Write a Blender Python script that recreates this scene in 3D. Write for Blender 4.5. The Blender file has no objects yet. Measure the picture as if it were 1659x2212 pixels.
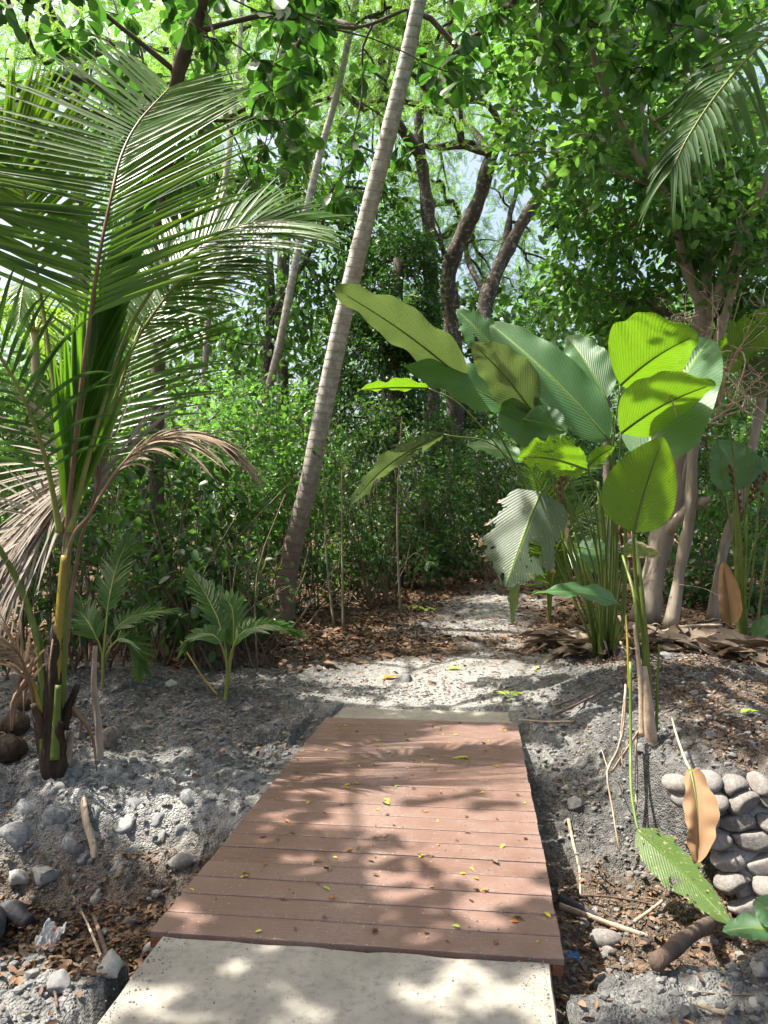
import bpy, math, random
import numpy as np
from mathutils import Vector, Matrix

rng = np.random.default_rng(11)
random.seed(5)
scene = bpy.context.scene
R = math.radians

# ------------------------------------------------------------------ camera
CAM_H, FPX, CX, CY = 1.5, 1660.0, 829.5, 1106.0          # photo measured on a 1659 x 2212 grid
PITCH = math.atan(42.0 / FPX)
cam_d = bpy.data.cameras.new("camera")
cam = bpy.data.objects.new("camera", cam_d)
scene.collection.objects.link(cam)
cam.location = (0, 0, CAM_H)
cam.rotation_euler = (math.pi / 2 + PITCH, 0, 0)
cam_d.sensor_fit = 'VERTICAL'
cam_d.sensor_height = 36.0
cam_d.lens = 36.0 * FPX / 2212.0
cam_d.clip_start = 0.05
cam_d.clip_end = 2000
scene.camera = cam

# ------------------------------------------------------------------ light
SUN = np.array([-0.50, 0.02, 1.0]); SUN = SUN / np.linalg.norm(SUN)
SUN_EL = math.asin(SUN[2]); SUN_AZ = math.atan2(SUN[0], SUN[1])
w = bpy.data.worlds.new("World"); scene.world = w; w.use_nodes = True
nt = w.node_tree
sky = nt.nodes.new("ShaderNodeTexSky"); sky.sky_type = 'NISHITA'; sky.sun_disc = False
sky.sun_elevation = SUN_EL; sky.sun_rotation = SUN_AZ
sky.dust_density = 9.0; sky.air_density = 1.0; sky.ozone_density = 1.0
bg = nt.nodes["Background"]; bg.inputs["Strength"].default_value = 0.15
nt.links.new(sky.outputs[0], bg.inputs[0])
sd = bpy.data.lights.new("sun", 'SUN'); sd.energy = 5.0; sd.angle = R(0.53); sd.color = (1.0, 0.95, 0.86)
so = bpy.data.objects.new("sun", sd); scene.collection.objects.link(so)
so.rotation_euler = Vector((-SUN[0], -SUN[1], -SUN[2])).to_track_quat('-Z', 'Y').to_euler()
scene.view_settings.view_transform = 'Standard'
scene.view_settings.look = 'None'
scene.view_settings.gamma = 1.0
scene.view_settings.exposure = 1.45
scene.render.engine = 'CYCLES'
cy = scene.cycles
cy.max_bounces = 8; cy.diffuse_bounces = 5; cy.glossy_bounces = 2; cy.transmission_bounces = 6
cy.use_denoising = True
cy.sample_clamp_indirect = 8.0

# ------------------------------------------------------------------ helpers: pixels, noise, terrain
_cp, _sp = math.cos(PITCH), math.sin(PITCH)
def ray(u, v):
    a = (u - CX) / FPX; b = (CY - v) / FPX
    return np.array([a, _cp - b * _sp, _sp + b * _cp])
def P(u, v, d):
    r = ray(u, v)
    return np.array([0, 0, CAM_H]) + r * (d / r[1])
def PX(p):
    p = np.asarray(p, float); q = p - np.array([0, 0, CAM_H])
    f = q[..., 1] * _cp + q[..., 2] * _sp
    b = -q[..., 1] * _sp + q[..., 2] * _cp
    f = np.where(np.abs(f) < 1e-6, 1e-6, f)
    return CX + FPX * q[..., 0] / f, CY - FPX * b / f, f

def _hash(ix, iy, seed):
    n = (ix.astype(np.int64) * 374761393 + iy.astype(np.int64) * 668265263 + seed * 974634777) & 0xffffffff
    n = ((n ^ (n >> 13)) * 1274126177) & 0xffffffff
    n = (n ^ (n >> 16)) & 0xffffffff
    return n / 4294967295.0
def vnoise(x, y, seed=0):
    x = np.asarray(x, float); y = np.asarray(y, float)
    ix = np.floor(x); iy = np.floor(y); fx = x - ix; fy = y - iy
    fx = fx * fx * (3 - 2 * fx); fy = fy * fy * (3 - 2 * fy)
    a = _hash(ix, iy, seed); b = _hash(ix + 1, iy, seed); c = _hash(ix, iy + 1, seed); d = _hash(ix + 1, iy + 1, seed)
    return (a * (1 - fx) + b * fx) * (1 - fy) + (c * (1 - fx) + d * fx) * fy
def fbm(x, y, seed=0, oct=4):
    s = 0; a = 0.5
    for k in range(oct):
        s = s + a * (vnoise(x, y, seed + k * 17) * 2 - 1); x = np.asarray(x) * 2.03; y = np.asarray(y) * 2.03; a *= 0.5
    return s
def sst(a, b, x):
    t = np.clip((x - a) / (b - a), 0, 1); return t * t * (3 - 2 * t)
def gauss(x, y, cx, cy_, sx, sy):
    return np.exp(-((x - cx) / sx) ** 2 - ((y - cy_) / sy) ** 2)

DO = np.array([-0.879, 2.92]); DS = np.array([0.1236, 0.9923]); DT = np.array([0.9923, -0.1236])
DECK_W, DECK_L = 1.522, 3.36
def deck_st(x, y):
    return (x - DO[0]) * DS[0] + (y - DO[1]) * DS[1], (x - DO[0]) * DT[0] + (y - DO[1]) * DT[1]
def deck_xy(s, t):
    return DO[0] + s * DS[0] + t * DT[0], DO[1] + s * DS[1] + t * DT[1]
def path_x(y):
    return 0.32 + 0.16 * (y - 6.2) + 0.022 * np.clip(y - 8, 0, 8) ** 2
def terr0(x, y):
    x = np.asarray(x, float); y = np.asarray(y, float)
    z = 0.05 * np.clip(y - 7.5, 0, 9)
    z = z + 0.22 * gauss(x, y, -2.4, 6.9, 1.3, 1.2) + 0.12 * gauss(x, y, -3.2, 5.2, 1.0, 0.9)
    z = z + 0.30 * gauss(x, y, 2.7, 7.2, 1.3, 1.6) + 0.12 * gauss(x, y, 2.0, 5.4, .7, .7) + .05 * gauss(x, y, 2.4, 4.7, 1.0, .35)
    z = z + 0.10 * gauss(x, y, 2.4, 2.0, 1.0, 0.8) + 0.05 * gauss(x, y, -1.5, 2.2, .8, .6)
    jn = 0.10 * fbm(x * 2.2, y * 0.7, 3, 3)
    ynear = 2.66 + jn + 0.10 * sst(1.0, 2.2, x) + 0.06 * sst(-.6, -1.6, x)
    down = sst(ynear, ynear + 0.30, y)
    jf = 0.12 * fbm(x * 2.0, y * 1.5, 5, 3)
    rr = sst(0.55, 0.95, x) * (1 - sst(1.45, 1.8, x)); wl = sst(1.45, 1.8, x)
    f0 = 4.02 + 0.0 * rr + 0.36 * wl + jf * (1 - wl); f1 = 4.80 + 1.7 * rr - 0.26 * wl + jf * (1 - wl)
    up = sst(f0, f1, y)
    z = z - 0.60 * down * (1 - up)
    return z
def terr(x, y, rough=1.0):
    z = terr0(x, y)
    near = 1 - sst(9, 16, y)
    onp = np.exp(-((x - path_x(y)) / 1.15) ** 4) * sst(5.6, 6.2, y)
    a = (1 - 0.86 * onp)
    n1 = fbm(x * 3.1, y * 3.1, 21, 3); n2 = fbm(x * 9, y * 9, 31, 3); n3 = fbm(x * 26, y * 26, 41, 2)
    rdg = np.abs(fbm(x * 14, y * 14, 51, 3))
    z = z + rough * near * a * (0.06 * n1 + 0.06 * n2 + 0.022 * n3 + 0.045 * (0.22 - rdg)) + (1 - near) * 0.1 * n1
    s, t = deck_st(x, y)
    m = 0.06
    pad = (s < 0.10) & (t > -0.02) & (t < 1.56)
    z = np.where((s < 0.35) & (t > -0.02) & (t < DECK_W) & (s > -9), np.minimum(z, -0.20), z)
    z = np.where((s > 0.3) & (s < DECK_L + 0.38) & (t > 0.05) & (t < DECK_W - .06), np.minimum(z, -0.10), z)
    z = np.where((s > -0.2) & (s < DECK_L) & (t > -0.12) & (t < DECK_W + 0.10), np.minimum(z, -0.03 - 0.06 * (t > DECK_W)), z)
    return z
def G(u, v, dz=0.0):
    r = ray(u, v); t = np.arange(1.2, 45, 0.01)
    p = np.array([0, 0, CAM_H])[None] + r[None] * t[:, None]
    h = terr(p[:, 0], p[:, 1])
    k = np.argmax(p[:, 2] < h) if np.any(p[:, 2] < h) else len(t) - 1
    q = p[k].copy(); q[2] = h[k] + dz
    return q

# ------------------------------------------------------------------ helpers: meshes
def nrm(a):
    a = np.asarray(a, float); l = np.linalg.norm(a, axis=-1, keepdims=True); return a / np.maximum(l, 1e-9)
class Geo:
    def __init__(s): s.V = []; s.F = {}; s.n = 0; s.uv = []
    def add(s, V, *Fs):
        V = np.asarray(V, float).reshape(-1, 3); s.V.append(V)
        for F in Fs:
            F = np.asarray(F, np.int64)
            if F.size: s.F.setdefault(F.shape[1], []).append(F + s.n)
        s.n += len(V); return s
    def arr(s): return np.concatenate(s.V) if s.V else np.zeros((0, 3))
def link(o, parent=None):
    scene.collection.objects.link(o)
    if parent is not None: o.parent = parent
    return o
def mesh_from(name, V, FD, mat, smooth=True, uv=None, attrs=None):
    me = bpy.data.meshes.new(name)
    V = np.asarray(V, np.float32); me.vertices.add(len(V)); me.vertices.foreach_set("co", V.ravel())
    loops = []; starts = []; tot = 0
    for k, Fl in FD.items():
        F = np.concatenate(Fl) if isinstance(Fl, list) else Fl
        loops.append(F.ravel()); starts.append(tot + np.arange(len(F)) * k); tot += F.size
    loops = np.concatenate(loops).astype(np.int32); starts = np.concatenate(starts).astype(np.int32)
    me.loops.add(len(loops)); me.loops.foreach_set("vertex_index", loops)
    me.polygons.add(len(starts)); me.polygons.foreach_set("loop_start", starts)
    me.polygons.foreach_set("use_smooth", np.full(len(starts), smooth, bool))
    if uv is not None:
        l = me.uv_layers.new(name="UVMap"); l.data.foreach_set("uv", np.asarray(uv, np.float32)[loops].ravel())
    if attrs:
        for an, col in attrs.items():
            ca = me.color_attributes.new(an, 'FLOAT_COLOR', 'POINT')
            ca.data.foreach_set("color", np.asarray(col, np.float32).ravel())
    me.update(calc_edges=True)
    if mat: me.materials.append(mat)
    return me
def obj(name, geo, mat, parent=None, smooth=True, off=(0, 0, 0), uv=None):
    V = geo.arr() - np.asarray(off, float)
    me = mesh_from(name, V, geo.F, mat, smooth, uv)
    return link(bpy.data.objects.new(name, me), parent)
def thing(name, label, cat, loc=(0, 0, 0), group=None):
    o = bpy.data.objects.new(name, None); o.empty_display_size = 0.1; link(o); o.location = tuple(float(c) for c in loc)
    return tag(o, label, cat, group)
def tag(o, label, cat, group=None, kind=None):
    if label: o["label"] = label
    if cat: o["category"] = cat
    if group: o["group"] = group
    if kind: o["kind"] = kind
    return o
def solo(name, geo, mat, label, cat, group=None, smooth=True, uv=None, kind=None, loc=None):
    V = geo.arr(); c = np.array([V[:, 0].mean(), V[:, 1].mean(), V[:, 2].min()]) if loc is None else np.asarray(loc, float)
    o = obj(name, geo, mat, None, smooth, c, uv); o.location = tuple(c)
    return tag(o, label, cat, group, kind)

def spline(pts, n):
    p = np.asarray(pts, float); m = len(p)
    if m == 2: return p[0] + (p[1] - p[0]) * np.linspace(0, 1, n)[:, None]
    q = np.vstack([2 * p[0] - p[1], p, 2 * p[-1] - p[-2]]); t = np.linspace(0, m - 1, n)
    i = np.minimum(t.astype(int), m - 2); f = (t - i)[:, None]
    a, b, c, d = q[i], q[i + 1], q[i + 2], q[i + 3]
    return 0.5 * ((2 * b) + (-a + c) * f + (2 * a - 5 * b + 4 * c - d) * f ** 2 + (-a + 3 * b - 3 * c + d) * f ** 3)
def tube(geo, pts, rad, sides=7, cap=True, flat=1.0, jitter=0.0, seed=0):
    p = np.asarray(pts, float); n = len(p); rad = np.broadcast_to(np.asarray(rad, float), (n,))
    T = nrm(np.gradient(p, axis=0)); N = np.zeros_like(p)
    a = np.array([0, 0, 1.0]) if abs(T[0][2]) < 0.9 else np.array([1.0, 0, 0])
    N[0] = nrm(a - T[0] * (a @ T[0]))
    for k in range(1, n):
        v = N[k - 1] - T[k] * (N[k - 1] @ T[k]); N[k] = nrm(v)
    B = np.cross(T, N); an = np.arange(sides) * 2 * math.pi / sides
    rr = rad[:, None] * np.ones(sides)[None]
    if jitter: rr = rr * (1 + jitter * (np.random.default_rng(seed).random((n, sides)) * 2 - 1))
    V = p[:, None] + rr[..., None] * (np.cos(an)[None, :, None] * N[:, None] + flat * np.sin(an)[None, :, None] * B[:, None])
    V = V.reshape(-1, 3); i = np.arange(n - 1)[:, None] * sides; j = np.arange(sides)[None]; j2 = (j + 1) % sides
    F = np.stack([i + j, i + j2, i + sides + j2, i + sides + j], -1).reshape(-1, 4)
    if cap:
        V = np.vstack([V, p[:1], p[-1:]]); c0 = n * sides; jj = np.arange(sides); k2 = (jj + 1) % sides
        F3 = np.vstack([np.stack([k2, jj, np.full(sides, c0)], -1), np.stack([(n - 1) * sides + jj, (n - 1) * sides + k2, np.full(sides, c0 + 1)], -1)])
        geo.add(V, F, F3)
    else: geo.add(V, F)
    return geo
def box(geo, a, b, M=None):
    (x0, y0, z0), (x1, y1, z1) = a, b
    V = np.array([[x0, y0, z0], [x1, y0, z0], [x1, y1, z0], [x0, y1, z0], [x0, y0, z1], [x1, y0, z1], [x1, y1, z1], [x0, y1, z1]], float)
    if M is not None: V = M(V)
    geo.add(V, [[0, 3, 2, 1], [4, 5, 6, 7], [0, 1, 5, 4], [1, 2, 6, 5], [2, 3, 7, 6], [3, 0, 4, 7]])

# leaf templates: (lateral, along, up), unit length
def tpl(ws, ts, fold=0.25, droop=0.12):
    V = [[0, 0, 0]]; 
    for w_, t in zip(ws, ts): V += [[0, t, -droop * t * t], [-w_, t, fold * w_ - droop * t * t], [w_, t, fold * w_ - droop * t * t]]
    V.append([0, 1, -droop]); n = len(ws); F3 = [[0, 1, 2], [0, 3, 1]]; F4 = []
    for k in range(n - 1):
        a = 1 + 3 * k; b = a + 3; F4 += [[a, b, b + 1, a + 1], [a, a + 2, b + 2, b]]
    a = 1 + 3 * (n - 1); e = len(V) - 1; F3 += [[a, e, a + 1], [a, a + 2, e]]
    return np.array(V, float), np.array(F3), np.array(F4).reshape(-1, 4)
T_LANCE = tpl([.15, .20, .13], [.2, .5, .78])
T_OVAL = tpl([.20, .27, .20], [.2, .5, .8])
T_OBOV = tpl([.09, .21, .30, .24], [.2, .5, .75, .92], .22, .18)
T_QUAD = (np.array([[0, 0, 0], [.25, .5, .05], [0, 1, -.05], [-.25, .5, .05]], float), np.zeros((0, 3), int), np.array([[0, 1, 2, 3]]))
def _sprig(nl=9, ll=.23, lw=.075):
    V = []; F = []
    for k in range(nl):
        y = .12 + .8 * k / (nl - 1)
        for s in (-1, 1):
            b = np.array([0, y, 0.0]); d = np.array([s * .85, .35, -.12]); d /= np.linalg.norm(d); q = np.array([-d[1], d[0], 0]) * lw / 2
            L = ll * (1 - .45 * abs(k / (nl - 1) - .4)); i = len(V)
            V += [b, b + d * L * .45 + q, b + d * L, b + d * L * .45 - q]; F.append([i, i + 1, i + 2, i + 3])
    return np.array(V), np.zeros((0, 3), int), np.array(F)
T_SPRIG = _sprig()
def leaves(geo, T, pos, axis, normal, size, wid=None):
    V, F3, F4 = T; n = len(pos)
    if n == 0: return geo
    axis = nrm(axis); X = nrm(np.cross(axis, normal)); Z = np.cross(X, axis)
    size = np.broadcast_to(np.asarray(size, float), (n,)); wid = size if wid is None else np.broadcast_to(wid, (n,)) * size
    W = pos[:, None] + V[None, :, 0, None] * X[:, None] * wid[:, None, None] + V[None, :, 1, None] * axis[:, None] * size[:, None, None] + V[None, :, 2, None] * Z[:, None] * size[:, None, None]
    o = (np.arange(n) * len(V))[:, None, None]
    geo.add(W.reshape(-1, 3), (F3[None] + o).reshape(-1, 3) if len(F3) else [], (F4[None] + o).reshape(-1, 4) if len(F4) else [])
    return geo
def rdir(n, r=rng):
    return nrm(r.normal(size=(n, 3)))
# ------------------------------------------------------------------ materials
def newmat(name):
    m = bpy.data.materials.new(name); m.use_nodes = True; t = m.node_tree; t.nodes.clear()
    return m, t, t.nodes, t.links
def ramp(N, L, src, stops):
    r = N.new("ShaderNodeValToRGB"); e = r.color_ramp.elements
    while len(e) < len(stops): e.new(0.5)
    for k, (p, c) in enumerate(stops): e[k].position = p; e[k].color = (*c, 1) if len(c) == 3 else c
    L.new(src, r.inputs[0]); return r.outputs[0]
def noise(N, L, vec, scale, detail=4, rough=.55, dist=0):
    n = N.new("ShaderNodeTexNoise"); n.inputs["Scale"].default_value = scale; n.inputs["Detail"].default_value = detail
    n.inputs["Roughness"].default_value = rough; n.inputs["Distortion"].default_value = dist
    if vec is not None: L.new(vec, n.inputs["Vector"])
    return n.outputs["Fac"]
def mixc(N, L, fac, a, b, mode='MIX'):
    m = N.new("ShaderNodeMix"); m.data_type = 'RGBA'; m.blend_type = mode
    for s, val in ((m.inputs[0], fac), (m.inputs[6], a), (m.inputs[7], b)):
        if isinstance(val, bpy.types.NodeSocket): L.new(val, s)
        elif isinstance(val, (int, float)): s.default_value = val
        else: s.default_value = (*val, 1)
    return m.outputs[2]
def math_(N, L, op, a, b=None):
    m = N.new("ShaderNodeMath"); m.operation = op
    for s, val in ((m.inputs[0], a), (m.inputs[1], b)):
        if val is None: continue
        if isinstance(val, bpy.types.NodeSocket): L.new(val, s)
        else: s.default_value = val
    return m.outputs[0]
def mapping(N, L, vec, sc):
    m = N.new("ShaderNodeMapping"); m.inputs["Scale"].default_value = sc; L.new(vec, m.inputs[0]); return m.outputs[0]
def bump(N, L, h, strength=.4, dist=.02):
    b = N.new("ShaderNodeBump"); b.inputs["Strength"].default_value = strength; b.inputs["Distance"].default_value = dist
    L.new(h, b.inputs["Height"]); return b.outputs[0]
def princ(N, L, color, rough=.6, normal=None, spec=.4):
    p = N.new("ShaderNodeBsdfPrincipled")
    if isinstance(color, bpy.types.NodeSocket): L.new(color, p.inputs["Base Color"])
    else: p.inputs["Base Color"].default_value = (*color, 1)
    if isinstance(rough, bpy.types.NodeSocket): L.new(rough, p.inputs["Roughness"])
    else: p.inputs["Roughness"].default_value = rough
    p.inputs["Specular IOR Level"].default_value = spec
    if normal is not None: L.new(normal, p.inputs["Normal"])
    return p
def out(N, L, sh):
    o = N.new("ShaderNodeOutputMaterial"); L.new(sh, o.inputs["Surface"])
def leafmat(name, cols, tr, fac=.42, rough=.42, spec=.45, spots=None):
    """cols: darker to lighter leaf colours met leaf by leaf; tr: colour of the light let through"""
    m, t, N, L = newmat(name); g = N.new("ShaderNodeNewGeometry")
    c = ramp(N, L, g.outputs["Random Per Island"], [(k / (len(cols) - 1), q) for k, q in enumerate(cols)])
    tc = N.new("ShaderNodeTexCoord")
    n = noise(N, L, tc.outputs["Object"], 9, 3)
    c = mixc(N, L, math_(N, L, 'MULTIPLY', n, .45), c, tuple(x * .55 for x in cols[0]))
    if spots:
        n2 = noise(N, L, tc.outputs["Object"], 22, 4)
        c = mixc(N, L, ramp(N, L, n2, [(.60, (0, 0, 0)), (.70, (1, 1, 1))]), c, spots)
    p = princ(N, L, c, rough, None, spec)
    tl = N.new("ShaderNodeBsdfTranslucent")
    v = N.new("ShaderNodeHueSaturation"); v.inputs["Color"].default_value = (*tr, 1)
    L.new(math_(N, L, 'ADD', math_(N, L, 'MULTIPLY', g.outputs["Random Per Island"], .7), .65), v.inputs["Value"])
    L.new(v.outputs[0], tl.inputs["Color"])
    x = N.new("ShaderNodeMixShader"); x.inputs[0].default_value = fac; L.new(p.outputs[0], x.inputs[1]); L.new(tl.outputs[0], x.inputs[2])
    out(N, L, x.outputs[0]); return m
M_ALMOND = leafmat("almond_leaf", [(.025, .075, .012), (.035, .105, .016), (.05, .13, .02), (.10, .20, .03)], (.10, .29, .03), .36, .34)
M_MID = leafmat("tree_leaf", [(.026, .085, .026), (.045, .135, .034), (.065, .17, .045), (.085, .195, .06), (.15, .27, .07)], (.19, .42, .055), .42, .36)
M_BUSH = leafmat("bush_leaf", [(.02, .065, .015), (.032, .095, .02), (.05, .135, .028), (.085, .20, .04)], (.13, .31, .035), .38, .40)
M_BUSHD = leafmat("shade_toned_bush_leaf", [(.018, .055, .014), (.028, .08, .02), (.045, .12, .03), (.08, .175, .04)], (.11, .25, .035), .34, .42)  # darker copy of the bush leaf, forest shade put into its colour
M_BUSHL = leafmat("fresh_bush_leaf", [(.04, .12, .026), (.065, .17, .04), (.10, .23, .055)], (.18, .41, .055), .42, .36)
M_HANG = leafmat("hanging_palm_leaf", [(.03, .085, .02), (.042, .11, .028), (.065, .14, .04)], (.17, .34, .03), .42, .5, .25)
M_SEEDP = leafmat("seedling_palm_leaf", [(.014, .055, .012), (.022, .075, .018)], (.09, .21, .025), .30, .32, .5)
M_VINE = leafmat("vine_leaf", [(.02, .06, .015), (.03, .085, .02), (.04, .11, .025)], (.09, .24, .03), .30, .42)
M_RAIN = leafmat("rain_tree_leaf", [(.05, .14, .026), (.08, .19, .038), (.12, .24, .05)], (.24, .46, .065), .5, .5)
M_FAR = leafmat("woodland_leaf", [(.04, .12, .026), (.065, .165, .036), (.11, .22, .05)], (.19, .41, .065), .48, .5)
M_COCO = leafmat("palm_leaf", [(.045, .115, .02), (.062, .145, .028), (.09, .185, .042)], (.23, .42, .03), .40, .33, .5)
M_COCOY = leafmat("palm_leaf_young", [(.06, .16, .016), (.08, .19, .02)], (.20, .42, .02), .5, .35)
M_DEAD = leafmat("dead_palm_leaf", [(.22, .16, .11), (.30, .23, .16), (.40, .31, .22)], (.30, .20, .11), .2, .75, .2)
M_DEADG = leafmat("grey_dead_palm_leaf", [(.32, .27, .22), (.44, .38, .32), (.56, .49, .42)], (.30, .24, .18), .2, .75, .2)
M_DRYLEAF = leafmat("dry_leaf", [(.30, .17, .09), (.38, .24, .13)], (.35, .2, .08), .25, .7, .2)
M_LITTER = leafmat("litter_leaf", [(.06, .04, .028), (.10, .065, .042), (.15, .098, .062), (.21, .13, .08), (.23, .12, .06), (.24, .18, .125)], (.15, .08, .04), .12, .75, .2)
M_LITTERG = leafmat("old_litter_leaf", [(.08, .06, .045), (.14, .105, .08), (.20, .155, .115), (.29, .235, .18)], (.2, .14, .08), .12, .75, .2)
M_LITTERO = leafmat("small_litter_leaf", [(.07, .048, .035), (.13, .088, .06), (.20, .13, .085), (.28, .155, .085), (.25, .19, .13)], (.18, .09, .04), .12, .75, .2)
M_YEL = leafmat("yellow_leaf", [(.62, .50, .03), (.66, .58, .08)], (.6, .5, .05), .3, .5)
M_ORA = leafmat("orange_leaf", [(.50, .17, .03), (.60, .28, .04)], (.5, .2, .03), .25, .5)
M_LIME = leafmat("lime_leaf", [(.33, .45, .06), (.42, .52, .10)], (.4, .5, .05), .3, .5)

def calmat(name, top, tr, fac=.45, spots=.0, brown=0.0):
    m, t, N, L = newmat(name); uv = N.new("ShaderNodeUVMap"); s = N.new("ShaderNodeSeparateXYZ"); L.new(uv.outputs[0], s.inputs[0])
    au = math_(N, L, 'ABSOLUTE', math_(N, L, 'SUBTRACT', s.outputs[0], .5))
    ph = math_(N, L, 'MULTIPLY', math_(N, L, 'SUBTRACT', s.outputs[1], math_(N, L, 'MULTIPLY', au, .55)), 2 * math.pi * 26)
    wv = math_(N, L, 'SINE', ph)
    wf = math_(N, L, 'SINE', math_(N, L, 'MULTIPLY', ph, 4.0))
    h = math_(N, L, 'ADD', wv, math_(N, L, 'MULTIPLY', wf, .25))
    rib = ramp(N, L, au, [(.0, (1, 1, 1)), (.018, (1, 1, 1)), (.034, (0, 0, 0))])
    tc = N.new("ShaderNodeTexCoord"); n = noise(N, L, tc.outputs["Object"], 3.5, 3)
    c = mixc(N, L, n, tuple(x * .72 for x in top), tuple(min(1, x * 1.25) for x in top))
    c = mixc(N, L, math_(N, L, 'MULTIPLY', math_(N, L, 'ADD', wv, 1.0), .10), c, tuple(x * .5 for x in top))
    c = mixc(N, L, rib, c, (.22, .34, .10))
    trc = mixc(N, L, math_(N, L, 'MULTIPLY', math_(N, L, 'ADD', wf, 1.0), .14), tr, tuple(x * .5 for x in tr))
    trc = mixc(N, L, rib, trc, tuple(x * .6 for x in tr))
    if spots:
        n2 = noise(N, L, mapping(N, L, tc.outputs["Object"], (1, 1, 1)), 48, 3)
        msk = ramp(N, L, n2, [(.68 - spots * .06, (0, 0, 0)), (.72 - spots * .06, (1, 1, 1))])
        c = mixc(N, L, msk, c, (.42, .36, .18)); trc = mixc(N, L, msk, trc, (.10, .09, .01))
        n6 = noise(N, L, mapping(N, L, tc.outputs["Object"], (1, 1, 1)), 13, 5, .7)
        m6 = ramp(N, L, n6, [(.66 - spots * .03, (0, 0, 0)), (.72 - spots * .03, (.8, .8, .8))]); c = mixc(N, L, m6, c, (.07, .06, .02)); trc = mixc(N, L, m6, trc, (.05, .06, .01))
    if brown:
        ed = ramp(N, L, au, [(.44 - brown, (0, 0, 0)), (.50, (1, 1, 1))])
        n3 = noise(N, L, tc.outputs["Object"], 7, 4)
        msk = ramp(N, L, math_(N, L, 'MULTIPLY', ed, n3), [(.28, (0, 0, 0)), (.36, (1, 1, 1))])
        c = mixc(N, L, msk, c, (.40, .27, .16)); trc = mixc(N, L, msk, trc, (.25, .14, .05))
    b = bump(N, L, h, .35, .006)
    p = princ(N, L, c, .40, b, .5)
    tl = N.new("ShaderNodeBsdfTranslucent"); L.new(trc, tl.inputs["Color"]); L.new(b, tl.inputs["Normal"])
    x = N.new("ShaderNodeMixShader"); x.inputs[0].default_value = fac; L.new(p.outputs[0], x.inputs[1]); L.new(tl.outputs[0], x.inputs[2])
    out(N, L, x.outputs[0]); return m
M_CAL = calmat("paddle_leaf", (.075, .17, .07), (.22, .47, .02), .36)
M_CALB = calmat("bright_paddle_leaf", (.08, .17, .04), (.20, .40, .012), .40, .5)
M_CALT = calmat("shade_dulled_paddle_leaf", (.105, .15, .075), (.13, .20, .045), .32, .5, 0)  # olive underside; shade on it put in as dull colour and low translucency
M_CALR = calmat("torn_paddle_leaf", (.085, .125, .07), (.15, .25, .04), .34, .6, .06)
M_CALO = calmat("shade_olive_paddle_leaf", (.07, .13, .03), (.19, .36, .008), .42, .2)  # dimmer olive copy: the shade lying on this leaf is in its colour
M_CALY = calmat("yellowing_paddle_leaf", (.12, .20, .05), (.28, .42, .04), .36, 1.0, .05)
M_CALD = calmat("drying_paddle_leaf", (.10, .15, .04), (.30, .38, .03), .35, .9, .16)

def barkmat(name, a, b, c, scale=6, stretch=.25, bs=.6, lichen=None):
    m, t, N, L = newmat(name); tc = N.new("ShaderNodeTexCoord"); v = mapping(N, L, tc.outputs["Object"], (1, 1, stretch))
    n = noise(N, L, v, scale, 6, .62); n2 = noise(N, L, tc.outputs["Object"], scale * .35, 3)
    col = ramp(N, L, n, [(.25, a), (.5, b), (.75, c)])
    col = mixc(N, L, math_(N, L, 'MULTIPLY', n2, .5), col, a)
    if lichen:
        n3 = noise(N, L, tc.outputs["Object"], scale * 1.3, 5, .7)
        col = mixc(N, L, ramp(N, L, n3, [(.54, (0, 0, 0)), (.62, (1, 1, 1))]), col, lichen)
    out(N, L, princ(N, L, col, .85, bump(N, L, n, bs, .03), .25).outputs[0]); return m
M_BARK_D = barkmat("dark_bark", (.035, .028, .023), (.07, .055, .045), (.13, .11, .09), 7, .22, .8, (.22, .22, .19))
M_BARK_M = barkmat("almond_bark", (.05, .04, .03), (.10, .08, .06), (.17, .14, .11), 8, .3)
M_BARK_L = barkmat("pale_bark", (.20, .165, .13), (.31, .265, .215), (.42, .37, .31), 9, .18, .5)
M_TWIG = barkmat("twig", (.10, .075, .05), (.17, .13, .09), (.25, .20, .15), 14, .3, .4)
M_POLE = barkmat("sapling_bark", (.14, .12, .08), (.24, .21, .14), (.32, .28, .2), 20, .2, .3)
M_DRIFT = barkmat("driftwood", (.25, .19, .13), (.42, .34, .25), (.58, .49, .38), 18, .2, .8)
M_LOG = barkmat("rotting_log", (.05, .035, .028), (.12, .08, .06), (.22, .165, .13), 14, .3, .8)
M_DARKWOOD = barkmat("dark_driftwood", (.03, .03, .035), (.07, .07, .075), (.14, .135, .135), 10, .3, .7)
M_FIBRE = barkmat("palm_base_fibre", (.02, .014, .010), (.055, .036, .024), (.12, .085, .055), 22, .15, .9)
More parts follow.
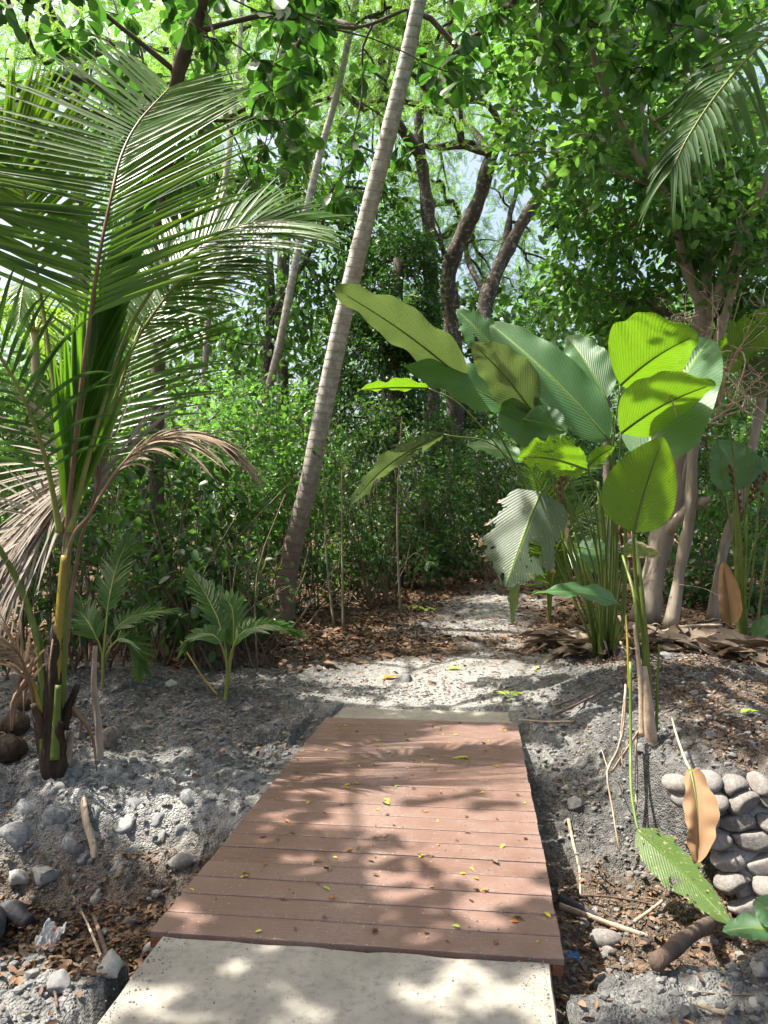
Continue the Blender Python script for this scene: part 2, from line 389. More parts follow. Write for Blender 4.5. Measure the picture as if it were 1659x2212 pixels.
def palmbark(name, a, b, c):
    m, t, N, L = newmat(name); uv = N.new("ShaderNodeUVMap"); s = N.new("ShaderNodeSeparateXYZ"); L.new(uv.outputs[0], s.inputs[0])
    tc = N.new("ShaderNodeTexCoord")
    n = noise(N, L, tc.outputs["Object"], 11, 6, .65); n2 = noise(N, L, tc.outputs["Object"], 2.2, 3)
    n3 = noise(N, L, mapping(N, L, tc.outputs["Object"], (1, 1, .12)), 40, 3)
    ph = math_(N, L, 'FRACT', math_(N, L, 'ADD', s.outputs[1], math_(N, L, 'MULTIPLY', n2, .25)))
    ring = ramp(N, L, ph, [(0, (1, 1, 1)), (.05, (1, 1, 1)), (.12, (0, 0, 0)), (1, (0, 0, 0))])
    col = ramp(N, L, n, [(.30, a), (.48, b), (.66, c)])
    low = ramp(N, L, s.outputs[0], [(.14, (1, 1, 1)), (.44, (0, 0, 0))])
    lowm = math_(N, L, 'MULTIPLY', low, ramp(N, L, n2, [(.2, (1, 1, 1)), (.8, (.7, .7, .7))]))
    col = mixc(N, L, lowm, col, (.115, .072, .046))
    col = mixc(N, L, math_(N, L, 'MULTIPLY', n3, .35), col, (.16, .12, .09))
    col = mixc(N, L, math_(N, L, 'MULTIPLY', math_(N, L, 'MULTIPLY', ring, n), .75), col, (.15, .11, .09))
    h = math_(N, L, 'ADD', math_(N, L, 'MULTIPLY', ring, -1.0), math_(N, L, 'MULTIPLY', n, .6))
    out(N, L, princ(N, L, col, .85, bump(N, L, h, .35, .012), .2).outputs[0]); return m
M_PALMT = palmbark("grey_palm_bark", (.30, .275, .25), (.48, .455, .43), (.68, .66, .64))
def simplemat(name, a, b, scale=12, rough=.6, bs=.2, spec=.4):
    m, t, N, L = newmat(name); tc = N.new("ShaderNodeTexCoord"); n = noise(N, L, tc.outputs["Object"], scale, 4)
    out(N, L, princ(N, L, ramp(N, L, n, [(.3, a), (.7, b)]), rough, bump(N, L, n, bs, .01), spec).outputs[0]); return m
M_STEM = simplemat("green_stem", (.075, .12, .018), (.16, .20, .035), 7, .45)
M_STEMY = simplemat("yellow_stem", (.20, .16, .02), (.36, .26, .03), 6, .4)
M_PETIOLE = simplemat("green_petiole", (.07, .12, .02), (.13, .19, .035), 7, .4)
M_RACHIS = simplemat("brown_rachis", (.10, .055, .03), (.20, .12, .06), 6, .5)
M_RACHISG = simplemat("green_rachis", (.13, .16, .03), (.25, .26, .05), 6, .45)
M_RACHISD = simplemat("dead_rachis", (.16, .09, .05), (.28, .18, .11), 9, .7)
M_SPIKE = simplemat("flower_spike", (.07, .025, .015), (.17, .07, .04), 30, .6)
M_SHEATH = simplemat("dry_sheath", (.30, .21, .14), (.48, .37, .27), 16, .75, .5)
M_HUSK = simplemat("coconut_husk", (.10, .08, .065), (.21, .175, .15), 25, .9, .9)

# stones
def stonemat(name, a, b, dust, amt=.55):
    m, t, N, L = newmat(name); tc = N.new("ShaderNodeTexCoord"); g = N.new("ShaderNodeNewGeometry"); oi = N.new("ShaderNodeObjectInfo")
    n = noise(N, L, tc.outputs["Object"], 14, 6, .65); n2 = noise(N, L, tc.outputs["Object"], 60, 3)
    col = ramp(N, L, n, [(.3, a), (.7, b)])
    col = mixc(N, L, math_(N, L, 'MULTIPLY', oi.outputs["Random"], .45), col, tuple(min(1, x * 1.7) for x in b))
    n4 = noise(N, L, tc.outputs["Object"], 5, 5, .7)
    col = mixc(N, L, math_(N, L, 'MULTIPLY', ramp(N, L, n4, [(.42, (0, 0, 0)), (.62, (1, 1, 1))]), amt), col, dust)
    h = math_(N, L, 'ADD', n, math_(N, L, 'MULTIPLY', n2, .3))
    out(N, L, princ(N, L, col, .85, bump(N, L, h, .5, .012), .25).outputs[0]); return m
M_COBBLE = stonemat("river_cobble", (.085, .078, .072), (.19, .175, .16), (.30, .275, .245), .6)
M_OLDCOB = stonemat("dusty_cobble", (.085, .085, .085), (.16, .155, .15), (.33, .34, .33), .7)
M_ROCK = stonemat("grey_rock", (.085, .084, .082), (.17, .168, .162), (.29, .28, .265), .5)
M_CORAL = stonemat("coral_rock", (.17, .165, .15), (.30, .29, .26), (.36, .35, .32), .6)
def concrete(name, a, b, st, scale=3.0):
    m, t, N, L = newmat(name); tc = N.new("ShaderNodeTexCoord"); v = tc.outputs["Object"]
    n = noise(N, L, v, scale, 6, .6); n2 = noise(N, L, v, scale * 9, 5, .7); n3 = noise(N, L, v, scale * 45, 2); n5 = noise(N, L, v, scale * 2.2, 4, .6, 1.0)
    col = ramp(N, L, n, [(.3, a), (.7, b)])
    col = mixc(N, L, ramp(N, L, n2, [(.48, (0, 0, 0)), (.68, (.85, .85, .85))]), col, st)
    vo = N.new("ShaderNodeTexVoronoi"); vo.inputs["Scale"].default_value = 17; L.new(v, vo.inputs["Vector"])
    blot = math_(N, L, 'MULTIPLY', ramp(N, L, vo.outputs["Distance"], [(.20, (1, 1, 1)), (.30, (0, 0, 0))]), ramp(N, L, n5, [(.52, (0, 0, 0)), (.66, (.6, .6, .6))]))
    col = mixc(N, L, blot, col, tuple(x * .72 for x in st))
    col = mixc(N, L, ramp(N, L, n3, [(.64, (0, 0, 0)), (.72, (.6, .6, .6))]), col, (.16, .14, .12))
    h = math_(N, L, 'ADD', n2, math_(N, L, 'MULTIPLY', n3, .5))
    out(N, L, princ(N, L, col, .8, bump(N, L, h, .25, .008), .3).outputs[0]); return m
M_CONC = concrete("sandy_concrete", (.235, .215, .18), (.35, .322, .275), (.19, .175, .148))
M_MORTAR = concrete("rubble_mortar", (.26, .255, .245), (.40, .385, .36), (.2, .19, .18), 6)
# deck boards
m, t, N, L = newmat("composite_board"); tc = N.new("ShaderNodeTexCoord"); oi = N.new("ShaderNodeObjectInfo")
v = tc.outputs["Object"]
gr = noise(N, L, mapping(N, L, v, (2.5, 60, 60)), 2.2, 5, .6); n1 = noise(N, L, v, 2.3, 5, .6); n2 = noise(N, L, mapping(N, L, v, (6, 14, 10)), 7, 5, .7); sp = noise(N, L, v, 75, 2)
col = ramp(N, L, gr, [(.25, (.080, .042, .031)), (.5, (.138, .074, .054)), (.75, (.195, .114, .085))])
col = mixc(N, L, math_(N, L, 'MULTIPLY', oi.outputs["Random"], .65), col, (.20, .122, .098))
dust = math_(N, L, 'MULTIPLY', ramp(N, L, n1, [(.35, (0, 0, 0)), (.75, (1, 1, 1))]), ramp(N, L, n2, [(.36, (0, 0, 0)), (.66, (.8, .8, .8))]))
col = mixc(N, L, dust, col, (.30, .25, .22))
col = mixc(N, L, ramp(N, L, sp, [(.695, (0, 0, 0)), (.73, (.8, .8, .8))]), col, (.60, .56, .50))
out(N, L, princ(N, L, col, ramp(N, L, n1, [(.3, (.42, .42, .42)), (.7, (.62, .62, .62))]), bump(N, L, gr, .12, .004), .45).outputs[0])
M_DECK = m
M_JOIST = simplemat("orange_brown_timber", (.12, .045, .02), (.20, .08, .035), 10, .6)
# ground
m, t, N, L = newmat("grey_soil"); tc = N.new("ShaderNodeTexCoord"); v = tc.outputs["Object"]
zn = N.new("ShaderNodeVertexColor"); zn.layer_name = "zone"; zs = N.new("ShaderNodeSeparateColor"); L.new(zn.outputs[0], zs.inputs[0])
a1 = noise(N, L, v, 2.2, 6, .6); a2 = noise(N, L, v, 17, 6, .68); a3 = noise(N, L, v, 85, 3)
soil = ramp(N, L, a2, [(.28, (.055, .054, .052)), (.5, (.11, .108, .103)), (.72, (.20, .195, .185))])
vo = N.new('ShaderNodeTexVoronoi'); vo.inputs['Scale'].default_value = 34; L.new(v, vo.inputs['Vector'])
vo2 = N.new('ShaderNodeTexVoronoi'); vo2.inputs['Scale'].default_value = 95; L.new(v, vo2.inputs['Vector'])
cr = ramp(N, L, vo.outputs['Color'], [(.2, (.62, .62, .62)), (.8, (1.35, 1.35, 1.35))])
soil = mixc(N, L, ramp(N, L, a1, [(.46, (0, 0, 0)), (.72, (.75, .75, .75))]), soil, (.20, .195, .185))
mort = ramp(N, L, a2, [(.3, (.22, .22, .205)), (.7, (.44, .43, .40))])
grav = ramp(N, L, a3, [(.3, (.17, .165, .155)), (.5, (.32, .31, .29)), (.7, (.52, .50, .47))])
lit = ramp(N, L, a2, [(.3, (.055, .038, .026)), (.5, (.12, .08, .05)), (.7, (.22, .15, .10))])
col = mixc(N, L, zs.outputs[2], soil, mort)
col = mixc(N, L, zs.outputs[1], col, grav)
col = mixc(N, L, zs.outputs[0], col, lit)
col = mixc(N, L, .35, col, cr, 'MULTIPLY')
h = math_(N, L, 'ADD', math_(N, L, 'MULTIPLY', a2, 1.0), math_(N, L, 'MULTIPLY', a3, .45))
h = math_(N, L, 'SUBTRACT', h, math_(N, L, 'ADD', math_(N, L, 'MULTIPLY', vo.outputs['Distance'], .35), math_(N, L, 'MULTIPLY', vo2.outputs['Distance'], .5)))
out(N, L, princ(N, L, col, .92, bump(N, L, h, 1.0, .03), .15).outputs[0])
M_SOIL = m
M_PEB = stonemat("pebble", (.075, .074, .07), (.16, .156, .148), (.27, .262, .245), .5)
# ------------------------------------------------------------------ ground sheet
def axis_pts(segs):
    o = []
    for a, b, st in segs: o.append(np.arange(a, b, st))
    return np.unique(np.concatenate(o))
gx = axis_pts([(-400, -60, 40), (-60, -14, 3), (-14, -5, .25), (-5, -3, .05), (-3, 3.4, .02), (3.4, 5, .05), (5, 14, .25), (14, 60, 3), (60, 401, 40)])
gy = axis_pts([(-40, -4, 4), (-4, 1, .4), (1, 1.7, .06), (1.7, 6.6, .02), (6.6, 9, .04), (9, 16, .08), (16, 40, 1), (40, 400, 30), (400, 401, 1)])
X, Y = np.meshgrid(gx, gy); Z = terr(X, Y)
nx, ny = len(gx), len(gy)
i = (np.arange(ny - 1)[:, None] * nx + np.arange(nx - 1)[None])
FQ = np.stack([i, i + 1, i + nx + 1, i + nx], -1).reshape(-1, 4)
def zones(x, y):
    onp = np.exp(-((x - path_x(y)) / (1.0 + .25 * fbm(x * 2, y * 2, 8, 3))) ** 4) * sst(6.2, 6.6, y)
    nz = fbm(x * 1.8, y * 1.8, 77, 4)
    litter = sst(7.6, 9.5, y + 1.3 * nz) * (1 - onp * .9)
    band = np.exp(-((y - 9.3 - .4 * nz) / .75) ** 2)               # leaf-strewn band across the path
    litter = np.maximum(litter, band * sst(-3, -1, x) * .9 * sst(-.45, 0, nz + .1))
    bot = (1 - sst(np.where(x > .8, -.56, -.45), np.where(x > .8, -.44, -.16), terr0(x, y))) * sst(-.3, .1, nz + .35)
    litter = np.maximum(litter, bot * .75)
    rbank = sst(1.9, 2.4, x + .3 * nz) * sst(4.4, 4.8, y) * sst(-.1, .2, nz + .12)
    litter = np.maximum(litter, rbank * .7)
    litter = np.maximum(litter, sst(1.6, 2.2, x + .4 * nz) * (1 - sst(2.9, 3.1, y)) * .7)
    gravel = onp * (1 - litter)
    mort = np.clip(gauss(x, y, -1.35, 4.5, 1.0, .6) * 1.6 + .45 * gauss(x, y, -.75, 3.7, .35, .5) - .15 + .6 * nz, 0, 1) * (x < .1)
    mort = np.maximum(mort, gauss(x, y, -1.3, 2.0, .9, .55) * .9 * (y < 2.8))
    mort = np.maximum(mort, np.clip(gauss(x, y, 1.3, 6.0, .6, .8) + .5 * nz - .3, 0, 1) * .8)
    mort = np.maximum(mort, np.clip(gauss(x, y, .9, 2.2, .5, .5) + .5 * nz - .35, 0, 1) * .8)
    return litter, gravel, mort
zl, zg, zm = zones(X.ravel(), Y.ravel())
me = mesh_from("ground", np.stack([X.ravel(), Y.ravel(), Z.ravel()], -1), {4: FQ}, M_SOIL, True, None, {"zone": np.stack([zl, zg, zm, np.ones_like(zl)], -1)})
tag(link(bpy.data.objects.new("ground", me)), "rough grey soil cut by a dry ditch under the boardwalk", None, None, "structure")

# ------------------------------------------------------------------ concrete aprons
def slab(pts, z1, z0, seed, div=22):
    g = Geo(); pts = np.asarray(pts, float); m = len(pts)
    E = []
    for k in range(m):
        a, b = pts[k], pts[(k + 1) % m]
        for f in np.arange(div) / div: E.append(a + (b - a) * f)
    E = np.array(E); c = E.mean(0); n = len(E)
    d = nrm(E - c); wob = (fbm(E[:, 0] * 9, E[:, 1] * 9, seed, 3) * .022 + fbm(E[:, 0] * 2.5, E[:, 1] * 2.5, seed + 1, 2) * .02)[:, None]; E = E + d * wob
    inn = E - d * .012
    V = np.vstack([np.c_[inn, np.full(n, z1)], np.c_[E, np.full(n, z1 - .012)], np.c_[E, np.full(n, z0)], [[c[0], c[1], z1]]])
    i = np.arange(n); j = (i + 1) % n
    g.add(V, np.stack([i, j, np.full(n, 3 * n)], -1), np.vstack([np.stack([n + i, n + j, j, i], -1), np.stack([2 * n + i, 2 * n + j, n + j, n + i], -1)]))
    return g
def dxy(s, t): return deck_xy(s, t)
g = slab([dxy(-.006, .055), dxy(-2.6, .055), dxy(-2.6, 1.475), dxy(-.006, 1.475)], -.008, -.34, 3)
tag(obj("concrete_path", g, M_CONC, None, False), "dusty beige concrete apron before the near end of the boardwalk", None, None, "structure")
g = slab([dxy(DECK_L + .006, .02), dxy(DECK_L + .46, .06), dxy(DECK_L + .40, 1.50), dxy(DECK_L + .006, 1.50)], -.008, -.2, 9)
tag(obj("concrete_path", g, M_CONC, None, False), "narrow concrete apron at the far end of the boardwalk", None, None, "structure")

# ------------------------------------------------------------------ boardwalk
ang = -math.atan2(DS[0], DS[1])
bw = thing("boardwalk", "reddish brown plank boardwalk bridging the dry ditch", "boardwalk", (DO[0], DO[1], 0)); bw.rotation_euler = (0, 0, ang)
NP = 21; pw = DECK_L / NP
def board(L, W, H, bev=.004, seg=24):
    g = Geo(); prof = [(0, -H), (0, -bev), (bev, 0), (W - bev, 0), (W, -bev), (W, -H)]
    xs = np.linspace(0, L, seg); V = []
    for x in xs:
        for (y, z) in prof: V.append((x, y + .0015 * math.sin(x * 3.1), z))
    k = len(prof); F = []
    for a in range(seg - 1):
        for b in range(k): F.append((a * k + b, (a + 1) * k + b, (a + 1) * k + (b + 1) % k, a * k + (b + 1) % k))
    g.add(V, F, [[0, 1, 2, 3, 4, 5][::-1], [(seg - 1) * k + q for q in range(6)]])
    return g
base = mesh_from("plank", (gb := board(DECK_W, pw - .012, .025)).arr(), gb.F, M_DECK, False)
for k in range(NP):
    o = link(bpy.data.objects.new("plank", base), bw)
    o.location = (float(rng.normal(0, .0025)), k * pw + .006, float(rng.normal(0, .0009)))
for t in (.14, .52, .98, 1.36):
    g = Geo(); box(g, (t, .03, -.085), (t + .045, DECK_L - .03, -.0265)); obj("joist", g, M_JOIST, bw, False)
for t0, t1 in ((0.004, .050), (1.482, DECK_W - .004)):
    g = Geo(); box(g, (t0, -.001, -.058), (t1, .022, -.0265)); obj("end_board", g, M_JOIST, bw, False)

# ------------------------------------------------------------------ stones
def ico(sub):
    import bmesh
    b = bmesh.new(); bmesh.ops.create_icosphere(b, subdivisions=sub, radius=1.0)
    V = np.array([q.co[:] for q in b.verts]); F = np.array([[q.index for q in f.verts] for f in b.faces]); b.free(); return V, F
IV3, IF3 = ico(4); IV2, IF2 = ico(3); IV1, IF1 = ico(1)
def n3(V, s, seed):
    return fbm(V[:, 0] * s + V[:, 2] * 1.7, V[:, 1] * s - V[:, 2] * s, seed, 3)
def rock_mesh(name, mat, seed, sc=(1, 1, .7), rough=.2, sub=2, planes=14):
    V = (IV3 if sub == 3 else IV2).copy(); r = np.random.default_rng(seed)
    if planes:
        for k in range(planes):
            d = rdir(1, r)[0]; h = r.uniform(.45, .82); q = V @ d; V = V - np.clip(q - h, 0, None)[:, None] * d * .92
    V = V * (1 + rough * n3(V, 1.4, seed) + rough * .35 * n3(V, 5, seed + 5))[:, None] * np.array(sc)
    return mesh_from(name, V, {3: IF3 if sub == 3 else IF2}, mat, True)
ROCKS = [rock_mesh("rock", M_ROCK, 100 + k, (1, .8 + .1 * (k % 3), .6 + .08 * (k % 4))) for k in range(6)]
CORALS = [rock_mesh("rock", M_CORAL, 140 + k, (1, .85, .75), .4) for k in range(3)]
COBS = [rock_mesh("cobble", M_COBBLE, 160 + k, (1, .62, .50 + .03 * k), .14, 2, (0, 3, 0, 5, 2)[k]) for k in range(5)]
OLDC = [rock_mesh("cobble", M_OLDCOB, 180 + k, (1, .8, .85), .20, 2, 7) for k in range(5)]
def place(me, name, loc, size, rot, parent=None, nonu=None):
    o = link(bpy.data.objects.new(name, me), parent); o.location = tuple(float(q) for q in loc)
    s = (size,) * 3 if nonu is None else tuple(size * q for q in nonu); o.scale = s; o.rotation_euler = tuple(float(q) for q in rot); return o
# loose rocks: (u, v, width px, kind)
RK = [(455, 1585, 42, 0, "flat brown grey rock lying alone on the ashy bank"), (1365, 1437, 34, 0, "grey rock on the soil hump behind the near paddle plant"),
      (1383, 1615, 32, 0, "angular pale rock below the near paddle plant's stems"), (1210, 1598, 30, 0, "pale rock under the straw stalk beside the boardwalk"),
      (1222, 1700, 28, 1, "hollow coral rock on the bank beside the boardwalk"), (1240, 1725, 40, 0, "dark grey rock just below the hollow coral rock"),
      (1275, 1712, 20, 1, None), (1290, 1700, 20, 1, None), (1262, 1690, 18, 1, None), (1270, 1730, 22, 1, None), (1283, 1745, 16, 0, None), (1300, 1622, 20, 0, None),
      (1500, 1490, 30, 0, "grey rock on the shaded bank behind the cobble wall"), (1530, 1500, 22, 0, None), (1485, 1632, 36, 0, "squarish grey rock on the bank above the cobble wall"), (1540, 1585, 30, 0, None), (1580, 1625, 28, 0, None), (1620, 1600, 30, 0, None),
      (1555, 1400, 40, 0, "dark boulder beside the leaf heap"), (1440, 1412, 36, 0, "round grey rock at the foot of the leaf heap"), (1310, 2015, 80, 2, "long brown cobble lying in the ditch below the boardwalk"), (1315, 2050, 34, 2, "small brown cobble beside the long one in the ditch"),
      (1520, 2030, 30, 0, "upright grey stone at the end of the rotting log"), (1300, 2110, 42, 0, "round dark stone half buried in the near bank"), (1600, 2060, 36, 0, None), (1640, 2090, 50, 0, None),
      (1640, 2160, 48, 1, "pale quartz like rock on the near bank"), (395, 1850, 62, 2, "mossy dark cobble block against the boardwalk's side"), (205, 1935, 50, 1, "pale broken mortar lump among the brown litter"), (40, 1885, 70, 1, "big pale rubble lump in the ditch corner"),
      (100, 1880, 80, 1, "tall lump of crumbling mortar beside the leaning driftwood"), (205, 1615, 32, 0, None), (165, 1665, 36, 0, "bluish rock at the foot of the young coconut palm"), (195, 1680, 26, 1, None), (225, 1700, 26, 0, None), (150, 1640, 34, 0, None), (300, 1660, 36, 0, None), (290, 1640, 22, 0, None),
      (590, 1470, 22, 0, None), (905, 1350, 30, 0, "grey stone beside the thin sapling at the path edge"), (760, 1392, 26, 1, "white rock in the leaf litter"), (800, 1395, 24, 0, None), (640, 1385, 24, 0, None), (610, 1390, 20, 0, None), (880, 1460, 40, 0, "flat grey stone at the edge of the gravel path"), (690, 1440, 24, 0, None), (470, 1480, 26, 0, None), (370, 1470, 30, 1, None),
      (700, 1455, 22, 0, None), (380, 2010, 60, 0, "grey rock in the ditch by the concrete corner"), (335, 2040, 60, 0, "dark rock wedged beside the concrete edge"), (280, 1985, 40, 0, None), (240, 2075, 90, 1, "broad mortar block in the ditch below the near sandy bank"), (125, 2110, 60, 0, None), (60, 2100, 50, 0, None), (1225, 2060, 40, 0, None), (1260, 1990, 34, 0, None), (1235, 1940, 24, 0, None), (1345, 1640, 22, 0, None), (1330, 1600, 18, 0, None)]
for k, (u, v, wpx, kind, lab) in enumerate(RK):
    p = G(u, v + wpx * .25); size = wpx * p[1] / FPX / 2
    me = (ROCKS[k % 6], CORALS[k % 3], COBS[k % 5])[kind]
    o = place(me, "rock" if kind < 2 else "cobble", p + np.array([0, 0, size * .04]), size, (rng.uniform(-.3, .3), rng.uniform(-.3, .3), rng.uniform(-.5, .5) if kind == 2 else rng.uniform(0, 6.28)))
    tag(o, lab or "small grey rock lying loose on the banks", "rock", "loose rocks on the banks")
# more small loose rocks, countable
cnt = 0
while cnt < 150:
    x, y = rng.uniform(-3.2, 3.4), rng.uniform(2.0, 9.5)
    s, t = deck_st(x, y)
    if -3 < s < DECK_L + .6 and -.1 < t < DECK_W + .1: continue
    if abs(x - path_x(y)) < .5 and y > 6.4: continue
    if rng.random() > .35 + .6 * vnoise(x * 1.3, y * 1.3, 4): continue
    size = float(rng.choice([.02, .028, .036, .05], p=[.4, .3, .2, .1])); z = float(terr(np.array(x), np.array(y)))
    o = place(ROCKS[cnt % 6] if rng.random() < .75 else CORALS[cnt % 3], "rock", (x, y, z + size * .25), size, rng.uniform(0, 6.28, 3))
    tag(o, "small grey rock lying loose on the banks", "rock", "loose rocks on the banks"); cnt += 1
# pebbles nobody would count
def pebbles(n, sizes, region, name, label, seed):
    g = Geo(); r = np.random.default_rng(seed); x = r.uniform(region[0], region[1], n); y = r.uniform(region[2], region[3], n)
    s, t = deck_st(x, y); keep = ~((s > -3) & (s < DECK_L + .5) & (t > -.06) & (t < DECK_W + .06))
    keep &= r.random(n) < .25 + .9 * vnoise(x * 2.1, y * 2.1, seed) ** 1.5
    x, y = x[keep], y[keep]; z = terr(x, y); n = len(x)
    sz = r.choice(sizes, n) * r.uniform(.7, 1.3, n); V = IV1[None] * (1 + .35 * (r.random((n, len(IV1))) - .5))[..., None] * (sz[:, None] * r.uniform(.6, 1.1, (n, 3)))[:, None]
    a = r.uniform(0, 6.28, n); c, s_ = np.cos(a)[:, None], np.sin(a)[:, None]
    W = np.stack([V[..., 0] * c - V[..., 1] * s_ + x[:, None], V[..., 0] * s_ + V[..., 1] * c + y[:, None], V[..., 2] * .75 + (z + sz * .15)[:, None]], -1)
    F = IF1[None] + (np.arange(n) * len(IV1))[:, None, None]; g.add(W.reshape(-1, 3), F.reshape(-1, 3))
    o = obj(name, g, M_PEB, None, False); tag(o, label, "gravel", None, "stuff")
pebbles(42000, [.003, .004, .006, .008, .011, .016, .022], (-3.2, 3.4, 1.7, 7.5), "pebbles", "small grey pebbles and crumbs of soil over both banks", 31)
pebbles(9000, [.008, .011, .016], (-1.5, 3.5, 6.5, 13.5), "path_gravel", "pale gravel of the path leading on from the boardwalk", 33)

g = Geo(); n = 1500; r = np.random.default_rng(35); s = r.uniform(-1.1, DECK_L, n); t = r.uniform(.02, DECK_W - .02, n); e_ = r.random(n) < .4; t = np.where(e_, np.where(r.random(n) < .5, .07 + .1 * r.random(n) ** 2, 1.45 - .1 * r.random(n) ** 2), t); s = np.where(e_, -(np.abs(s) % 1.1), s)
x, y = deck_xy(s, t); z = np.where(s < 0, -.008, 0.0005); sz = r.choice([.0015, .002, .003, .0045], n, p=[.4, .35, .18, .07]); V = IV1[None] * (1 + .4 * (r.random((n, 12)) - .5))[..., None] * sz[:, None, None] if len(IV1) == 12 else IV1[None] * sz[:, None, None]
W = V + np.stack([x, y, z + sz * .4], -1)[:, None]; g.add(W.reshape(-1, 3), (IF1[None] + (np.arange(n) * len(IV1))[:, None, None]).reshape(-1, 3)); tag(obj("grit", g, M_PEB, None, False), "grit and crumbs scattered over the planks and the apron", "gravel", None, "stuff")

# ------------------------------------------------------------------ cobble wall
WZ0, WZ1 = -.62, .07
def wall_y(z, x): return 4.12 + (z - WZ0) * .36 + (x - 1.6) * .02
wt = thing("retaining_wall", "wall of long grey river cobbles set in mortar along the ditch", "wall", (1.6, 4.3, WZ0))
def wl(p): return np.asarray(p, float) - np.array([1.6, 4.3, WZ0])
g = Geo(); zs_ = np.linspace(WZ0 - .1, WZ1 - .035, 26); xs_ = np.linspace(0, 1, 70); V = []
for z in zs_:
    xl = 1.66 + (WZ1 - z) * .50
    for f in xs_:
        x = xl + f * (3.6 - xl); V.append((x, wall_y(z, x) + .062 + .03 * float(fbm(x * 8, z * 8, 61, 3)), z))
V = np.array(V); nxs = len(xs_); i = (np.arange(25)[:, None] * nxs + np.arange(nxs - 1)[None]); F = np.stack([i, i + 1, i + nxs + 1, i + nxs], -1).reshape(-1, 4)
Vb = V + np.array([0, .13, 0]); ns = len(V); g.add(np.vstack([V, Vb]), F, F[:, ::-1] + ns)
topi = np.arange(nxs - 1) + 25 * nxs; g.F[4].append(np.stack([topi, topi + 1, topi + 1 + ns, topi + ns], -1))
li = np.arange(25) * nxs; g.F[4].append(np.stack([li, li + nxs, li + nxs + ns, li + ns], -1))
o = obj("mortar", g, M_MORTAR, wt, True, (1.6, 4.3, WZ0))
z = WZ1 + .01; row = 0
while z > WZ0 - .05:
    x = 1.58 + (WZ1 - z) * .46 + rng.uniform(-.03, .05)
    while x < 3.2:
        wd = rng.uniform(.15, .25) if row else rng.uniform(.13, .2); hgt = rng.uniform(.080, .112)
        p = wl((x + wd / 2, wall_y(z, x) + .035 + rng.normal(0, .012), z + rng.normal(0, .014)))
        o = place(COBS[int(rng.integers(5))], "cobble", p, 1, (rng.normal(.1, .2), rng.normal(0, .2), rng.normal(0, .2)), wt)
        o.scale = (wd * .52, .145, hgt * 1.02); x += wd * .97
    z -= .098; row += 1
# old dusty revetment on the other bank
lw = thing("old_revetment", "crumbling cobble revetment smothered in pale mortar beside the boardwalk", "revetment", (-1.4, 4.3, -.4))
for (u, v, wpx) in [(200, 1757, 62), (285, 1738, 62), (340, 1765, 44), (408, 1720, 50), (365, 1690, 40), (250, 1735, 56), (125, 1752, 84), (75, 1830, 56), (155, 1815, 66), (230, 1805, 54), (345, 1800, 54), (290, 1790, 48), (332, 1838, 56), (280, 1828, 50), (20, 1790, 90), (120, 1700, 50), (55, 1740, 60), (385, 1790, 46), (180, 1850, 48), (250, 1870, 40)]:
    p = G(u, v + 6); size = wpx * p[1] / FPX / 2
    o = place(OLDC[int(rng.integers(5))], "cobble", p - np.array([-1.4, 4.3, -.4]) + np.array([0, size * .4, -size * .40]), size, rng.uniform(-.4, .4, 3), lw)
g = Geo()
for (u, v, wpx) in [(215, 1775, 120), (330, 1785, 90), (120, 1850, 110), (380, 1770, 80), (60, 1800, 80), (150, 1790, 70)]:
    p = G(u, v); s_ = wpx * p[1] / FPX / 2; V = IV3 * (1 + .55 * n3(IV3, 2.6, int(u)) + .30 * n3(IV3, 8, int(v)) + .18 * n3(IV3, 21, int(v)))[:, None] * np.array([s_, s_ * .6, s_ * .38]); V[:, 2] += .35 * V[:, 1]
    g.add(V + p + np.array([0, .06, -s_ * .30]), IF3)
o = obj("mortar", g, M_MORTAR, lw, True, (-1.4, 4.3, -.4))

# ------------------------------------------------------------------ leaf litter
def litter(name, label, n, size, region, mat, seed, T=T_OVAL, minz=.15, up=.012, zone=True):
    r = np.random.default_rng(seed); x = r.uniform(region[0], region[1], n); y = r.uniform(region[2], region[3], n)
    l, gr, mo = zones(x, y); s, t = deck_st(x, y)
    keep = (r.random(n) < (np.maximum(l, minz * .15) if zone else 1.0)) & ~((s > -3) & (s < DECK_L + .5) & (t > -.03) & (t < DECK_W + .03))
    x, y = x[keep], y[keep]; z = terr(x, y) + r.uniform(0, up * 1.6, len(x)); n = len(x)
    a = r.uniform(0, 6.28, n); ax = np.stack([np.cos(a), np.sin(a), r.normal(0, .25, n)], -1); nn = nrm(np.stack([r.normal(0, .35, n), r.normal(0, .35, n), np.ones(n)], -1))
    g = Geo(); V, F3, F4 = T; V = V.copy(); V[:, 2] *= 1.8
    leaves(g, (V, F3, F4), np.stack([x, y, z], -1), ax, nn, r.uniform(size[0], size[1], n), r.uniform(.7, 1.1, n))
    o = obj(name, g, mat); tag(o, label, "leaf litter", None, "stuff")
litter("ditch_litter", "small brown and orange fallen leaflets over the ditch and banks", 52000, (.024, .05), (-3.2, 3.6, 1.8, 7.6), M_LITTERO, 71, T_OVAL, .5)
litter("ditch_litter", "drift of small brown leaves in the ditch corner beside the concrete apron", 16000, (.022, .05), (-2.6, -.5, 2.6, 4.2), M_LITTERO, 72, T_OVAL, 3.2)
litter("woodland_litter", "brown fallen leaves covering the ground under the trees", 20000, (.05, .15), (-6, 9, 7.4, 19), M_LITTER, 73, T_OVAL, .1, .03)
litter("path_litter", "crumbled brown leaves in a band across the gravel path", 13000, (.03, .07), (-2.5, 4.0, 7.6, 11.5), M_LITTER, 74, T_OVAL, .3, .02)
litter("dry_leaf_heap", "heap of curled grey brown dead paddle leaves under the far plant", 420, (.22, .5), (1.9, 4.4, 7.6, 9.4), M_LITTERG, 75, T_LANCE, 1, .10, False)
